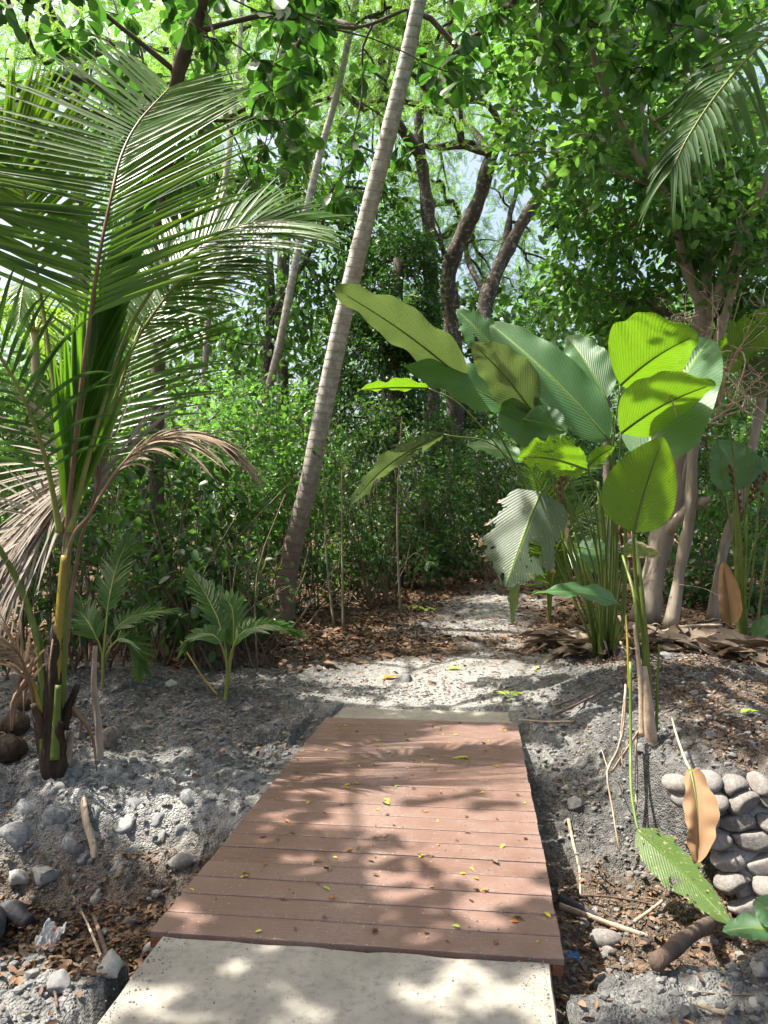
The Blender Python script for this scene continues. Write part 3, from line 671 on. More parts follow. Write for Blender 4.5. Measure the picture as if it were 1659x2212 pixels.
# ------------------------------------------------------------------ trees and shrubs
def in_shade_design(p):
    """how open the canopy is along the sun's ray through a point on the ground: 1 open, 0 closed"""
    u, v, f = PX(p); o = np.zeros(len(p))
    for (a, b, ra, rb, s) in LIT:
        q = ((u - a) / ra) ** 2 + ((v - b) / rb) ** 2; o = np.maximum(o, s * (1 - sst(1.05, 1.75, q)))
    o = np.where(f < .3, .15, o)
    out_ = (u > 1659) & (p[:, 1] > 4.6) & (p[:, 0] < 5.2)
    o = np.where(out_, np.maximum(o, .75), o)
    o = np.where(p[:, 1] > 9.2, np.maximum(o, .25 + .6 * (vnoise(p[:, 0] * .6, p[:, 1] * .6, 12) > .62)), o)
    return o
LIT = [(890, 1780, 190, 46, 1), (1065, 1850, 115, 90, 1), (1030, 1965, 150, 45, 1), (660, 1832, 90, 16, .7), (1050, 1700, 90, 22, .5), (1040, 1572, 90, 12, .8),
       (1030, 2085, 170, 50, 1), (860, 2060, 50, 22, .7), (520, 2055, 150, 60, .85), (440, 2180, 190, 40, .9), (700, 2200, 110, 20, .5), (950, 2190, 150, 25, .6), (1090, 2180, 90, 30, .8),
       (60, 2180, 330, 120, 1), (1300, 2150, 250, 100, 1), (1520, 2160, 190, 60, .8), (1450, 2190, 60, 18, .8), (1600, 1552, 90, 28, 1), (1490, 1480, 130, 28, .8), (1240, 1520, 100, 45, .8), (1610, 1690, 120, 20, 1), (1600, 1810, 150, 140, 1), (1250, 1850, 45, 70, .9),
       (1360, 1990, 70, 45, .9), (1460, 1900, 110, 90, .9), (930, 1465, 200, 26, 1), (1010, 1387, 150, 9, 1), (1090, 1372, 90, 6, 1), (720, 1380, 60, 9, .9), (930, 1512, 200, 20, .9), (650, 1470, 90, 14, .5), (250, 1710, 100, 16, .2), (1140, 1650, 60, 20, .8), (1330, 1580, 60, 20, .6)]

def branches(trunk, rtrunk, targets, r0=.012, expo=.5, droop=.06, seed=0, sides=5, cap_r=.075):
    """grow limbs from trunk points to every target, thicker where more twigs hang on"""
    r = np.random.default_rng(seed); nodes = [tuple(p) for p in trunk]; par = [-1] * len(nodes); P0 = np.array(nodes)
    cost = np.zeros(len(nodes)); order = np.argsort([np.min(np.linalg.norm(P0 - t, axis=1)) for t in targets])
    cap = len(nodes) + 3 * len(targets); A = np.zeros((cap, 3)); A[:len(nodes)] = P0; C = np.zeros(cap); n = len(nodes); par = np.full(cap, -1); own = np.zeros(cap)
    paths = []
    for k in order:
        t = targets[k]; d = np.linalg.norm(A[:n] - t, axis=1); j = int(np.argmin(d + .35 * C[:n])); L = d[j]
        m1 = A[j] + (t - A[j]) * .5 + r.normal(0, .07, 3) * L + np.array([0, 0, droop * L])
        A[n] = m1; par[n] = j; C[n] = C[j] + L / 2; A[n + 1] = t; par[n + 1] = n; C[n + 1] = C[j] + L; own[n + 1] = 1; n += 2
    cnt = own[:n].copy()
    for q in range(n - 1, len(nodes) - 1, -1): cnt[par[q]] += cnt[q]
    nt = len(nodes); kids = {}
    for q in range(nt, n): kids.setdefault(par[q], []).append(q)
    res = []
    for q0 in [q for q in range(nt, n) if par[q] < nt]:
        g = Geo(); stack = [q0]
        while stack:
            q = stack.pop(); line = [par[q], q]
            while True:
                ch = kids.get(line[-1], [])
                if not ch: break
                ch = sorted(ch, key=lambda c: -cnt[c]); line.append(ch[0]); stack += ch[1:]
            pts = A[line]; rad = np.minimum(cap_r, np.array([r0 * cnt[i_] ** expo if i_ >= nt else r0 * cnt[line[1]] ** expo for i_ in line]))
            m = max(4, len(line) * 2); s = spline(pts, m); rr = np.interp(np.linspace(0, 1, m), np.linspace(0, 1, len(line)), np.maximum(rad, r0 * .55))
            tube(g, s, rr, sides)
        res.append(g)
    return res
def crown(targets, T, nper, rad, size, seed, centre=None, flat=.0, droop=.35, rosette=False, updir=1.0):
    r = np.random.default_rng(seed); n = len(targets); g = Geo()
    k = np.repeat(np.arange(n), nper); m = len(k); off = rdir(m, r) * (rad * r.random(m) ** .6)[:, None]; off[:, 2] *= (1 - flat)
    pos = targets[k] + (off * .25 if rosette else off)
    ax = rdir(m, r) * .7 + (off / max(rad, 1e-6)) * .9
    if centre is not None: ax += nrm(targets[k] - centre) * .35
    ax[:, 2] -= droop; nn = nrm(np.stack([r.normal(0, .55, m), r.normal(0, .55, m), np.full(m, updir)], -1))
    leaves(g, T, pos, ax, nn, r.uniform(size[0], size[1], m), r.uniform(.8, 1.15, m)); return g
def plant(name, label, cat, base, trunks, targets, bark, leaf, T, nper, rad, size, seed, group=None, r0=.012, flat=0, droop=.35, rosette=False, grow=True, sides=9, twigs=None, crown_name="crown", expo=.5, from_=0.35):
    root = thing(name, label, cat, base, group); base = np.asarray(base, float); gt = []
    for k, (pts, r_a, r_b) in enumerate(trunks):
        n = max(8, len(pts) * 5); s = spline(pts, n); rr = np.linspace(r_a, r_b, n) * (1 + .10 * np.sin(np.arange(n) * 1.1 + k))
        if k == 0: rr[:3] *= np.array([1.35, 1.15, 1.05])
        g = Geo(); tube(g, s, rr, sides, True, 1.0, .07, seed + k); obj("trunk" if k == 0 else "limb", g, bark, root, True, base); gt.append(s[int(n * from_):])
    targets = np.asarray(targets, float)
    if len(targets):
        if grow:
            for g in branches(np.vstack(gt), 0, targets, r0, expo, .06, seed): obj("limb", g, twigs or bark, root, True, base)
        g = crown(targets, T, nper, rad, size, seed + 3, np.vstack(gt).mean(0), flat, droop, rosette); obj(crown_name, g, leaf, root, True, base)
    return root
def ell(n, c, r, seed, hollow=0.0, holes=.0, hs=.5):
    q = np.random.default_rng(seed); p = rdir(n * 3, q) * (q.random(n * 3) ** .4)[:, None]
    if hollow: p = nrm(p) * (hollow + (1 - hollow) * np.linalg.norm(p, axis=1, keepdims=True))
    p = p * np.asarray(r) + np.asarray(c)
    keep = vnoise(p[:, 0] * hs + p[:, 2] * .7, p[:, 1] * hs + p[:, 2] * hs, seed) > holes
    return p[keep][:n]
def region(n, u0, u1, v0, v1, d0, d1, seed, holes=.0, hs=.012):
    q = np.random.default_rng(seed); m = n * 4; u = q.uniform(u0, u1, m); v = q.uniform(v0, v1, m); d = q.uniform(d0, d1, m)
    keep = fbm(u * hs, v * hs, seed, 3) > holes - .5
    return np.array([P(a, b, c) for a, b, c in zip(u[keep][:n], v[keep][:n], d[keep][:n])])
def gz(x, y): return float(terr(np.array(float(x)), np.array(float(y))))
def gp(u, d):
    x = (u - CX) / FPX * d; return np.array([x, d, gz(x, d)])
def PL(l): return [P(*q) for q in l]

# --- sea almond whose big round leaves roof the path
q = np.random.default_rng(41); tg = []
gpts = np.c_[q.uniform(-4.2, 6.5, 14000), q.uniform(-2.5, 12.5, 14000), np.zeros(14000)]
op = in_shade_design(gpts); hz = q.uniform(5.6, 8.6, 14000)
cand = gpts + SUN[None] * (hz / SUN[2])[:, None]
uu, vv, ff = PX(cand)
infr = (ff > .3) & (uu > -40) & (uu < 1700) & (vv > -30) & (vv < 2240)
keep = (q.random(14000) > op * 1.02) & (vnoise(cand[:, 0] * .9, cand[:, 1] * .9, 6) > .16)
keep &= ~(infr & (vv > 470)) & ~(infr & (uu > 840) & (vv > 190)) & ~(infr & (uu < 260) & (q.random(14000) < .72)) & ~(infr & (cand[:, 1] < 6.5)) & ~(infr & (fbm(uu * .011, vv * .011, 5, 3) < -.12))
keep &= q.random(14000) < np.where(infr, .50, np.where((gpts[:, 0] > -1.2) & (gpts[:, 0] < 1.4) & (gpts[:, 1] < 7), .62, .40))
tg = np.vstack([cand[keep], region(190, 190, 880, -80, 440, 9.5, 13, 45, .50, .012)])
uu, vv, ff = PX(tg)
tg = tg[~((np.abs(uu - np.interp(vv, [0, 285, 690], [905, 840, 745])) < 75) & (tg[:, 1] < 10.8) & (ff > .3) & (vv > -50))]
uu, vv, ff = PX(tg)
tg = tg[~(((np.abs(uu - np.interp(vv, [0, 230, 560], [772, 720, 640])) < 46) | (np.abs(uu - np.interp(vv, [0, 230, 500], [522, 505, 468])) < 36)) & (ff > .3) & (vv > -50))]

CLEAR = [(880, 120, 9.6, .5), (850, 240, 9.8, .5), (820, 360, 10, .5), (790, 480, 10.1, .5), (760, 600, 10.3, .5), (735, 720, 10.5, .45), (600, 470, 5.2, .6), (690, 470, 5.25, .5), (520, 540, 5.15, .5), (480, 200, 5.1, .5), (400, 260, 5, .45), (520, 640, 5.2, .45), (1520, 760, 7.1, .4), (1400, 960, 6.6, .4), (1470, 800, 6.9, .4), (1120, 760, 7, .45), (930, 820, 6.9, .4), (1480, 1900, 4.1, .45), (640, 930, 11.5, .8), (560, 1000, 11.5, .8), (1570, 1000, 9.3, .5), (60, 250, 5, .5), (70, 1170, 4.8, .32)]
for (u_, v_, d_, r_) in CLEAR:
    c_ = P(u_, v_, d_); w_ = tg - c_; t_ = w_ @ SUN; tg = tg[~((t_ > .3) & (np.linalg.norm(w_ - t_[:, None] * SUN, axis=1) < r_ + .18))]
b = gp(330, 9.8)
tr = [b, P(345, 700, 9.6), P(360, 330, 9.2), P(385, 160, 8.9), P(415, 70, 8.6), P(440, -10, 8.3), np.array([-1.4, 7.0, 8.2]), np.array([-1.2, 5.0, 8.4])]
lm = [P(385, 160, 8.9), np.array([-3.6, 8.0, 7.6]), np.array([-4.2, 5.5, 8.0]), np.array([-4.0, 2.5, 8.0])]
lm2 = [P(415, 70, 8.6), P(600, 30, 9.3), P(760, 60, 10.2), P(880, 20, 10.6)]
plant("sea_almond_tree", "tree of big round dark leaves roofing the path overhead", "tree", b, [(tr, .105, .06), (lm, .03, .022), (lm2, .035, .02)], tg, M_BARK_M, M_ALMOND, T_OBOV, 9, .26, (.16, .28), 43, None, .0055, 0, .25, True)

# --- rain trees with dark forked trunks in the middle distance
def rt_targets(c, r, n, seed): return ell(n, c, r, seed, .35, .34, .55)
b = gp(990, 22)
t1 = [b, P(985, 900, 22), P(975, 690, 22), P(968, 590, 21.8), P(995, 515, 21.6), P(1035, 430, 21.4), P(1062, 335, 21), P(1108, 232, 20.6), P(1150, 130, 20.2), P(1180, 20, 20), P(1200, -120, 20)]
t2 = [P(985, 900, 22) + np.array([.5, 0, -.3]), P(1040, 730, 22.2), P(1050, 650, 22.4), P(1088, 555, 22.6), P(1135, 470, 22.8), P(1192, 383, 23), P(1250, 280, 23.4), P(1290, 150, 24)]
t3 = [P(1048, 640, 22.4), P(1010, 560, 23.5), P(1005, 510, 24), P(985, 440, 25)]
t4 = [P(1062, 335, 21), P(1030, 290, 22), P(990, 240, 23), P(985, 170, 24)]
t5 = [P(1085, 560, 22.6), P(1100, 470, 23.4), P(1120, 400, 24), P(1135, 330, 25)]
plant("rain_tree", "dark lichened tree forking into two great limbs behind the paddle plant", "tree", b, [(t1, .30, .12), (t2, .28, .12), (t3, .10, .06), (t4, .11, .06), (t5, .10, .05)],
      np.vstack([rt_targets(P(1150, -40, 22), (6, 4, 2.2), 110, 51), ell(150, (1, 17, 12.5), (8, 6, 1.8), 151, 0, .28, .5), ell(110, (-2, 14, 11), (6, 3.5, 1.2), 152, 0, .3, .5), rt_targets(P(1020, 420, 25), (3, 2.5, 2.6), 60, 52), rt_targets(P(1110, 600, 25), (2.2, 1.5, 1.5), 14, 62)]), M_BARK_D, M_RAIN, T_SPRIG, 46, .75, (.18, .32), 53, "rain trees", .02, .5, .1)
b = gp(930, 20)
t1 = [b, P(932, 900, 20), P(930, 620, 20), P(926, 490, 20), P(916, 390, 20), P(905, 335, 19.8), P(868, 280, 19.2), P(835, 200, 18.6), P(820, 80, 18)]
t2 = [P(908, 345, 19.8), P(906, 240, 19.8), P(940, 150, 19.9), P(966, 100, 20), P(975, -40, 20)]
plant("rain_tree", "slim black trunked tree with a forked top rising above the vine clad column", "tree", b, [(t1, .22, .10), (t2, .14, .08)], np.vstack([rt_targets(P(880, -80, 20), (4, 3, 2), 60, 54), rt_targets(P(800, 330, 26), (4, 3, 2.4), 46, 154), rt_targets(P(940, 560, 24), (1.6, 1.5, 1.8), 24, 64)]), M_BARK_D, M_RAIN, T_SPRIG, 40, .7, (.22, .36), 55, "rain trees", .02, .5, .1)
b = gp(190, 24)
t1 = [b, P(180, 700, 24), P(165, 330, 24), P(158, 200, 23.6), P(140, 90, 23), P(100, 10, 22), P(60, -90, 21)]
t2 = [P(160, 220, 23.6), P(185, 120, 24), P(170, 20, 24.5), P(195, -70, 25)]
t3 = [P(158, 200, 23.6), P(90, 190, 22.5), P(20, 190, 21.5), P(-60, 140, 21)]
t4 = [P(170, 330, 24), P(240, 280, 24.5), P(300, 260, 25), P(380, 230, 26)]
plant("rain_tree", "wide spreading feathery tree above the young coconut palm", "tree", b, [(t1, .30, .14), (t2, .2, .1), (t3, .12, .05), (t4, .1, .05)], np.vstack([rt_targets(P(150, 30, 23), (6.5, 4, 3), 120, 56), rt_targets(P(60, 260, 25), (3, 2.5, 1.3), 22, 57), rt_targets(P(330, 330, 27), (3.5, 2.5, 2), 30, 58)]), M_BARK_D, M_RAIN, T_SPRIG, 42, .8, (.22, .38), 59, "rain trees", .016, .5, .1)
b = gp(620, 27)
plant("rain_tree", "feathery tree glimpsed behind the slim palm trunks", "tree", b, [([b, P(610, 600, 27), P(640, 300, 27), P(600, 60, 27)], .25, .12), ([P(630, 400, 27), P(740, 200, 27), P(820, 60, 27)], .15, .07)], np.vstack([rt_targets(P(650, 60, 27), (6, 4, 4), 110, 60)]), M_BARK_D, M_RAIN, T_SPRIG, 42, .9, (.24, .4), 61, "rain trees", .018, .5, .1)

b = gp(560, 19.5)
plant("leafy_tree", "dark leafy tree filling the gap behind the slim palm trunks", "tree", b, [([b, P(570, 900, 19.5), P(585, 650, 19.5), P(570, 400, 19.5)], .16, .08), ([P(580, 700, 19.5), P(680, 520, 19.2), P(720, 400, 19)], .09, .05)], np.vstack([ell(120, P(520, 560, 19.5), (3.0, 2, 2.6), 251, .2, .26, .7), ell(90, P(720, 470, 20.5), (2.2, 1.6, 2.6), 252, .2, .28, .7), ell(60, P(400, 350, 21), (2.2, 1.6, 2.2), 253, .2, .3, .7)]), M_BARK_D, M_BUSH, T_OVAL, 22, .5, (.14, .24), 254, None, .008)
# --- far-off woodland that reads as one mass
def mass(name, label, n, dr, ur, vr, size, seed, T, mat, holes, nper=10, rad=.9):
    q = np.random.default_rng(seed); tg = region(n, ur[0], ur[1], vr[0], vr[1], dr[0], dr[1], seed, holes, .009)
    g = crown(tg, T, nper, rad, size, seed + 1, None, .2, .1); o = obj(name, g, mat); tag(o, label, "woodland", None, "stuff")
mass("woodland", "bright feathery woodland far behind the trees", 1500, (34, 52), (-150, 1800), (60, 1010), (.45, .8), 81, T_SPRIG, M_FAR, .44, 14, 1.5)
mass("woodland", "dense low green woodland closing the view behind the bushes", 1900, (23, 36), (-150, 1800), (640, 1235), (.2, .40), 83, T_OVAL, M_BUSHD, .22, 22, 1.0)

# --- the multi-stemmed tree and its wall of leaves
b = gp(1392, 11.0)
A = PL([(1420, 1200, 11), (1452, 1085, 10.9), (1470, 1000, 10.8), (1488, 880, 10.6), (1512, 730, 10.4), (1520, 660, 10.3)])
T1 = [b] + A
T2 = PL([(1520, 680, 10.3), (1490, 600, 10.2), (1462, 500, 10), (1440, 425, 9.8), (1400, 378, 9.5), (1335, 255, 9.0), (1290, 150, 8.7), (1270, 60, 8.4)])
T3 = PL([(1518, 660, 10.3), (1535, 540, 10.2), (1548, 440, 10), (1562, 330, 9.8), (1560, 230, 9.6), (1545, 90, 9.4)])
T4 = PL([(1525, 690, 10.3), (1570, 590, 10), (1615, 480, 9.7), (1655, 385, 9.4), (1720, 200, 9)])
T5 = PL([(1432, 1165, 10.95), (1468, 1118, 10.7), (1505, 1090, 10.5), (1535, 1078, 10.4)])
T9 = PL([(1455, 1085, 10.9), (1482, 1020, 10.7), (1490, 930, 10.6), (1487, 820, 10.5)])
T6 = PL([(1440, 415, 9.8), (1330, 370, 9.4), (1240, 340, 9)]); T7 = PL([(1550, 430, 10), (1500, 380, 9.5), (1440, 300, 9.2), (1400, 250, 9)])
T8 = PL([(1400, 378, 9.5), (1392, 280, 9.3), (1380, 160, 9.1), (1375, 20, 9)])
tg = np.vstack([region(520, 1090, 1740, -120, 540, 9.4, 12.6, 91, .34), region(70, 1090, 1740, -120, 480, 7.4, 9.2, 94, .62), region(300, 1130, 1740, 420, 720, 10.6, 13.5, 92, .36)])
uu, vv, ff = PX(tg); tg = tg[~((uu < 1190) & (vv > 380))]
plant("spreading_tree", "pale many limbed tree whose leafy crown walls off the path's far side", "tree", b, [(T1, .17, .12), (T2, .075, .03), (T3, .085, .04), (T4, .085, .04), (T5, .085, .06), (T9, .06, .045), (T6, .03, .015), (T7, .035, .018), (T8, .03, .015)], tg, M_BARK_L, M_MID, T_OVAL, 22, .34, (.10, .19), 93, None, .0055, 0, .35, twigs=M_TWIG, expo=.42)
b = gp(1445, 10.6)
plant("bare_stem_tree", "slim grey trunk leaning beside the pale many limbed tree", "tree", b, [([b] + PL([(1475, 1200, 10.6), (1492, 1100, 10.5), (1500, 950, 10.4), (1540, 780, 10.2), (1590, 600, 9.9)]), .085, .06)], region(26, 1520, 1700, 420, 640, 9, 10.5, 95), M_BARK_L, M_MID, T_OVAL, 18, .3, (.10, .17), 96, "slim trunks by the leaf heap", .008)
b = gp(1535, 11.0)
plant("bare_stem_tree", "slim grey trunk leaning behind the flower spikes", "tree", b, [([b] + PL([(1565, 1180, 11), (1600, 1080, 10.9), (1635, 920, 10.8), (1660, 800, 10.7), (1700, 600, 10.5)]), .075, .055)], region(24, 1600, 1760, 500, 780, 10, 11.5, 97), M_BARK_L, M_MID, T_OVAL, 18, .3, (.10, .17), 98, "slim trunks by the leaf heap", .008)
b = gp(1312, 13)
plant("bare_stem_tree", "straight pale pole like trunk behind the paddle leaves", "tree", b, [([b] + PL([(1310, 900, 13), (1318, 730, 13), (1326, 560, 13), (1345, 380, 13)]), .065, .045)], region(30, 1180, 1420, 300, 720, 12, 14, 99), M_BARK_L, M_MID, T_OVAL, 22, .4, (.12, .2), 100, "slim trunks by the leaf heap", .008)
# bare twiggy shrub by the tree
b = gp(1560, 9.5); g = Geo(); q = np.random.default_rng(7)
for k in range(34):
    a = P(1470 + q.uniform(0, 120), 720 + q.uniform(-40, 220), 9.2); e = P(1400 + q.uniform(0, 330), 620 + q.uniform(-20, 330), 8.6 + q.uniform(-.4, .8)); mid = (a + e) / 2 + q.normal(0, .09, 3)
    s = spline([a, mid, e], 8); tube(g, s, np.linspace(.014, .004, 8), 5)
    for h in range(3):
        c = s[q.integers(3, 8)]; tube(g, spline([c, c + q.normal(0, .09, 3), c + q.normal(0, .2, 3)], 5), np.linspace(.006, .002, 5), 4)

solo("bare_shrub", g, M_SHEATH, "leafless pale twiggy shrub tangled round the tree behind the paddle leaves", "shrub")

# --- vine column and understorey
b = gp(850, 15)
tg = np.vstack([ell(190, P(860, 640, 15), (.85, .8, 1.5), 111, .55, .15, 1.2), ell(150, P(800, 830, 15), (1.1, .8, 1.5), 112, .5, .15, 1.2), ell(40, P(760, 700, 15.4), (.4, .4, 1.6), 113, .4)])
plant("vine_clad_tree", "column of dark creeper smothering a trunk behind the leaning palm", "tree", b, [([b, P(850, 900, 15), P(860, 560, 15)], .15, .1)], tg, M_BARK_M, M_VINE, T_OVAL, 32, .26, (.07, .12), 114, None, .006, 0, .6)
def shrub(label, u, d, w, h, leaf, T, size, n, nper, seed, group, stems=9, cz=.62, rad=.22, rz=.5, nm="understorey_shrub", r0=.004, holes=.25, stemr=.012):
    b = gp(u, d); q = np.random.default_rng(seed); c = b + np.array([0, 0, h * cz]); tg = ell(n, c, (w / 2, w / 2.4, h * rz), seed, .2, holes, 1.1)
    tr = []
    for k in range(stems):
        a = b + np.array([q.normal(0, w * .16), q.normal(0, w * .12), 0]); a[2] = gz(a[0], a[1]) - .02; e = c + np.array([q.normal(0, w * .28), q.normal(0, w * .22), q.uniform(-.1, .3) * h]); tr.append(([a, (a + e) / 2 + q.normal(0, .09, 3), e], stemr * q.uniform(.7, 1.5), stemr * .5))
    return plant(nm, label, "shrub", b, tr, tg, M_TWIG, leaf, T, nper, rad, size, seed + 1, group, r0, 0, .35, sides=5, from_=.5)
GB = "bushes of the understorey"
GL = "low leafy plants of the forest floor"
for k, (u_, d_, w_, h_, lab_) in enumerate([(655, 12.2, 1.2, .9, "low leafy plant just beyond the leaning palm's foot"), (760, 13.2, 1.4, 1.0, "low leafy plant beyond the two sapling poles"), (850, 14.2, 1.5, 1.1, "low leafy plant at the back of the leaf litter"), (930, 15.2, 1.4, 1.2, "low leafy plant beside the path's shaded bend"), (1010, 16.8, 1.6, 1.3, "low leafy plant across the end of the visible path"), (1120, 18.0, 1.8, 1.3, "low leafy plant behind the hanging torn leaf"), (1290, 16.5, 1.5, 1.1, "low leafy plant behind the tall clump's stems"), (1490, 13.0, 1.3, .8, "low leafy plant between the slim trunks"), (1620, 12.2, 1.4, .9, "low leafy plant behind the flower spike plant"), (330, 9.6, 1.3, 1.0, "low leafy plant deep behind the palm seedlings"), (480, 10.4, 1.3, 1.0, "low leafy plant under the tall bright bush")]):
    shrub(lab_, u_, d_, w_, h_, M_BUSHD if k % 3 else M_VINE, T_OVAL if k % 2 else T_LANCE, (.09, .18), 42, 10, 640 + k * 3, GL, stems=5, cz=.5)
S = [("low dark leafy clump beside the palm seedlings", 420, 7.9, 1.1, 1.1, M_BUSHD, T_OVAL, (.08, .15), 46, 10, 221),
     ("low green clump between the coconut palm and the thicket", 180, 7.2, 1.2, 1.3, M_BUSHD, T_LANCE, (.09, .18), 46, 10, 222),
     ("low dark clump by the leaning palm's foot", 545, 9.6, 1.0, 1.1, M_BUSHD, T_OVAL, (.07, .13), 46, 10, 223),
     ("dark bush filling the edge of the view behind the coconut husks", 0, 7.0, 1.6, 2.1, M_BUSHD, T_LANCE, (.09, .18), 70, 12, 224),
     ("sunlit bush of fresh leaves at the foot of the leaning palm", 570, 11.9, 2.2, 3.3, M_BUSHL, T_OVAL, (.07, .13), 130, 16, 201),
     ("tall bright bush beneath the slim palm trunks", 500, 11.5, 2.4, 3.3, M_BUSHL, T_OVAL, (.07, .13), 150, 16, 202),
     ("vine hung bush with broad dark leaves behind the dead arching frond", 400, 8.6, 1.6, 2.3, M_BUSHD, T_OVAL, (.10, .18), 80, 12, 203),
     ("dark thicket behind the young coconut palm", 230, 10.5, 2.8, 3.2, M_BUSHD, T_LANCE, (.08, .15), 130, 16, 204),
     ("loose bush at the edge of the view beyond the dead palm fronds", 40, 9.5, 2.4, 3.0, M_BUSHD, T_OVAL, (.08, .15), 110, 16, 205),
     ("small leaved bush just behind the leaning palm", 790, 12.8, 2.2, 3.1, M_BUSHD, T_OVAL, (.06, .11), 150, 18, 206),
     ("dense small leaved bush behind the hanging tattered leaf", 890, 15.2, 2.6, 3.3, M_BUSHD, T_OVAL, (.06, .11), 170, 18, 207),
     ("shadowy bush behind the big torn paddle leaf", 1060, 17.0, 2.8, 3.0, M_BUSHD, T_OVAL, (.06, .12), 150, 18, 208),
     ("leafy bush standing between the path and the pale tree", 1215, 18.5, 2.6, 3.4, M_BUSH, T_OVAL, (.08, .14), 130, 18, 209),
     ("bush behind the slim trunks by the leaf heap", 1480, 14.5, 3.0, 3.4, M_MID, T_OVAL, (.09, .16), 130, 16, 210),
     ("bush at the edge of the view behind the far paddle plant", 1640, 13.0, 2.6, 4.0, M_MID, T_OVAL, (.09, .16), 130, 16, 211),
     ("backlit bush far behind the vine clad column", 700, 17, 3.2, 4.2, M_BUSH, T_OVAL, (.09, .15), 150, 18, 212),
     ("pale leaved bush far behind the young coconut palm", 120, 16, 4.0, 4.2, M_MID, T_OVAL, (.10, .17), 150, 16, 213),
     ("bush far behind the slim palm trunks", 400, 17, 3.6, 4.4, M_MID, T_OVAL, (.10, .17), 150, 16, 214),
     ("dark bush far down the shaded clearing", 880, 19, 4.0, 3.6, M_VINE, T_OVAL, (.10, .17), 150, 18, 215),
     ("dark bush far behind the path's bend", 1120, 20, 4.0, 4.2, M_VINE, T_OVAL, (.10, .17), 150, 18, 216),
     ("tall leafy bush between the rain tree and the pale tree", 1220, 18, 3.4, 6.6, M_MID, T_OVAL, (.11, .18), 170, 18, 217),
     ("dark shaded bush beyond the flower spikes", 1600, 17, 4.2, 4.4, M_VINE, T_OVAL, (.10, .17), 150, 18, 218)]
for s in S: shrub(*s[:10], s[10], GB, stems=14 if s[2] < 13 else 8)
# thin saplings and poles
q = np.random.default_rng(9)
for (u, d, top, lab) in [(722, 10.6, (700, 1010), "straight thin sapling pole beside the leaning palm"), (742, 10.4, (738, 980), "thin bare sapling beside the straight one"), (865, 11.5, (868, 900), "slender sapling at the back of the leaf litter"), (300, 8.4, (330, 980), "dry thin stem behind the young coconut palm"), (460, 8.8, (470, 1060), "thin crooked stem behind the little palm seedling"), (530, 9.2, (545, 1000), "thin upright stem between the seedling and the leaning palm"), (245, 8.6, (232, 1020), "greyish thin stem in the thicket"), (780, 16, (782, 1110), "pale post like sapling far down the shaded clearing")]:
    b = gp(u, d); e = P(top[0], top[1], d + .2); g = Geo(); tube(g, spline([b, (b + e) / 2 + q.normal(0, .05, 3), e], 14), np.linspace(.018, .008, 14) * d / 10, 6)
    root = thing("sapling", lab, "sapling", b, "thin saplings"); obj("stem", g, M_POLE, root, True, b)
    tg = e + q.normal(0, .18, (7, 3)); g = crown(tg, T_OVAL, 6, .14, (.05, .10), 300 + u, None); obj("foliage", g, M_BUSH, root, True, b)
# tangle of dry stems in the thicket
g = Geo()
for k in range(130):
    u = q.uniform(130, 590); d = q.uniform(7.6, 10.5); b = gp(u, d); e = b + np.array([q.normal(0, .35), q.normal(0, .25), q.uniform(.7, 1.9)])
    tube(g, spline([b - [0, 0, .03], (b + e) / 2 + q.normal(0, .12, 3), e], 7), np.linspace(.011, .004, 7), 4)
for k in range(90):
    u = q.uniform(640, 1330); d = q.uniform(12, 17) if u < 860 else q.uniform(15.5, 19); b = gp(u, d); e = b + np.array([q.normal(0, .5), q.normal(0, .3), q.uniform(1.0, 2.6)])
    tube(g, spline([b - [0, 0, .03], (b + e) / 2 + q.normal(0, .15, 3), e], 7), np.linspace(.014, .005, 7), 4)
o = obj("undergrowth", g, M_TWIG); tag(o, "tangle of thin dry stems under the bushes", "undergrowth", None, "stuff")
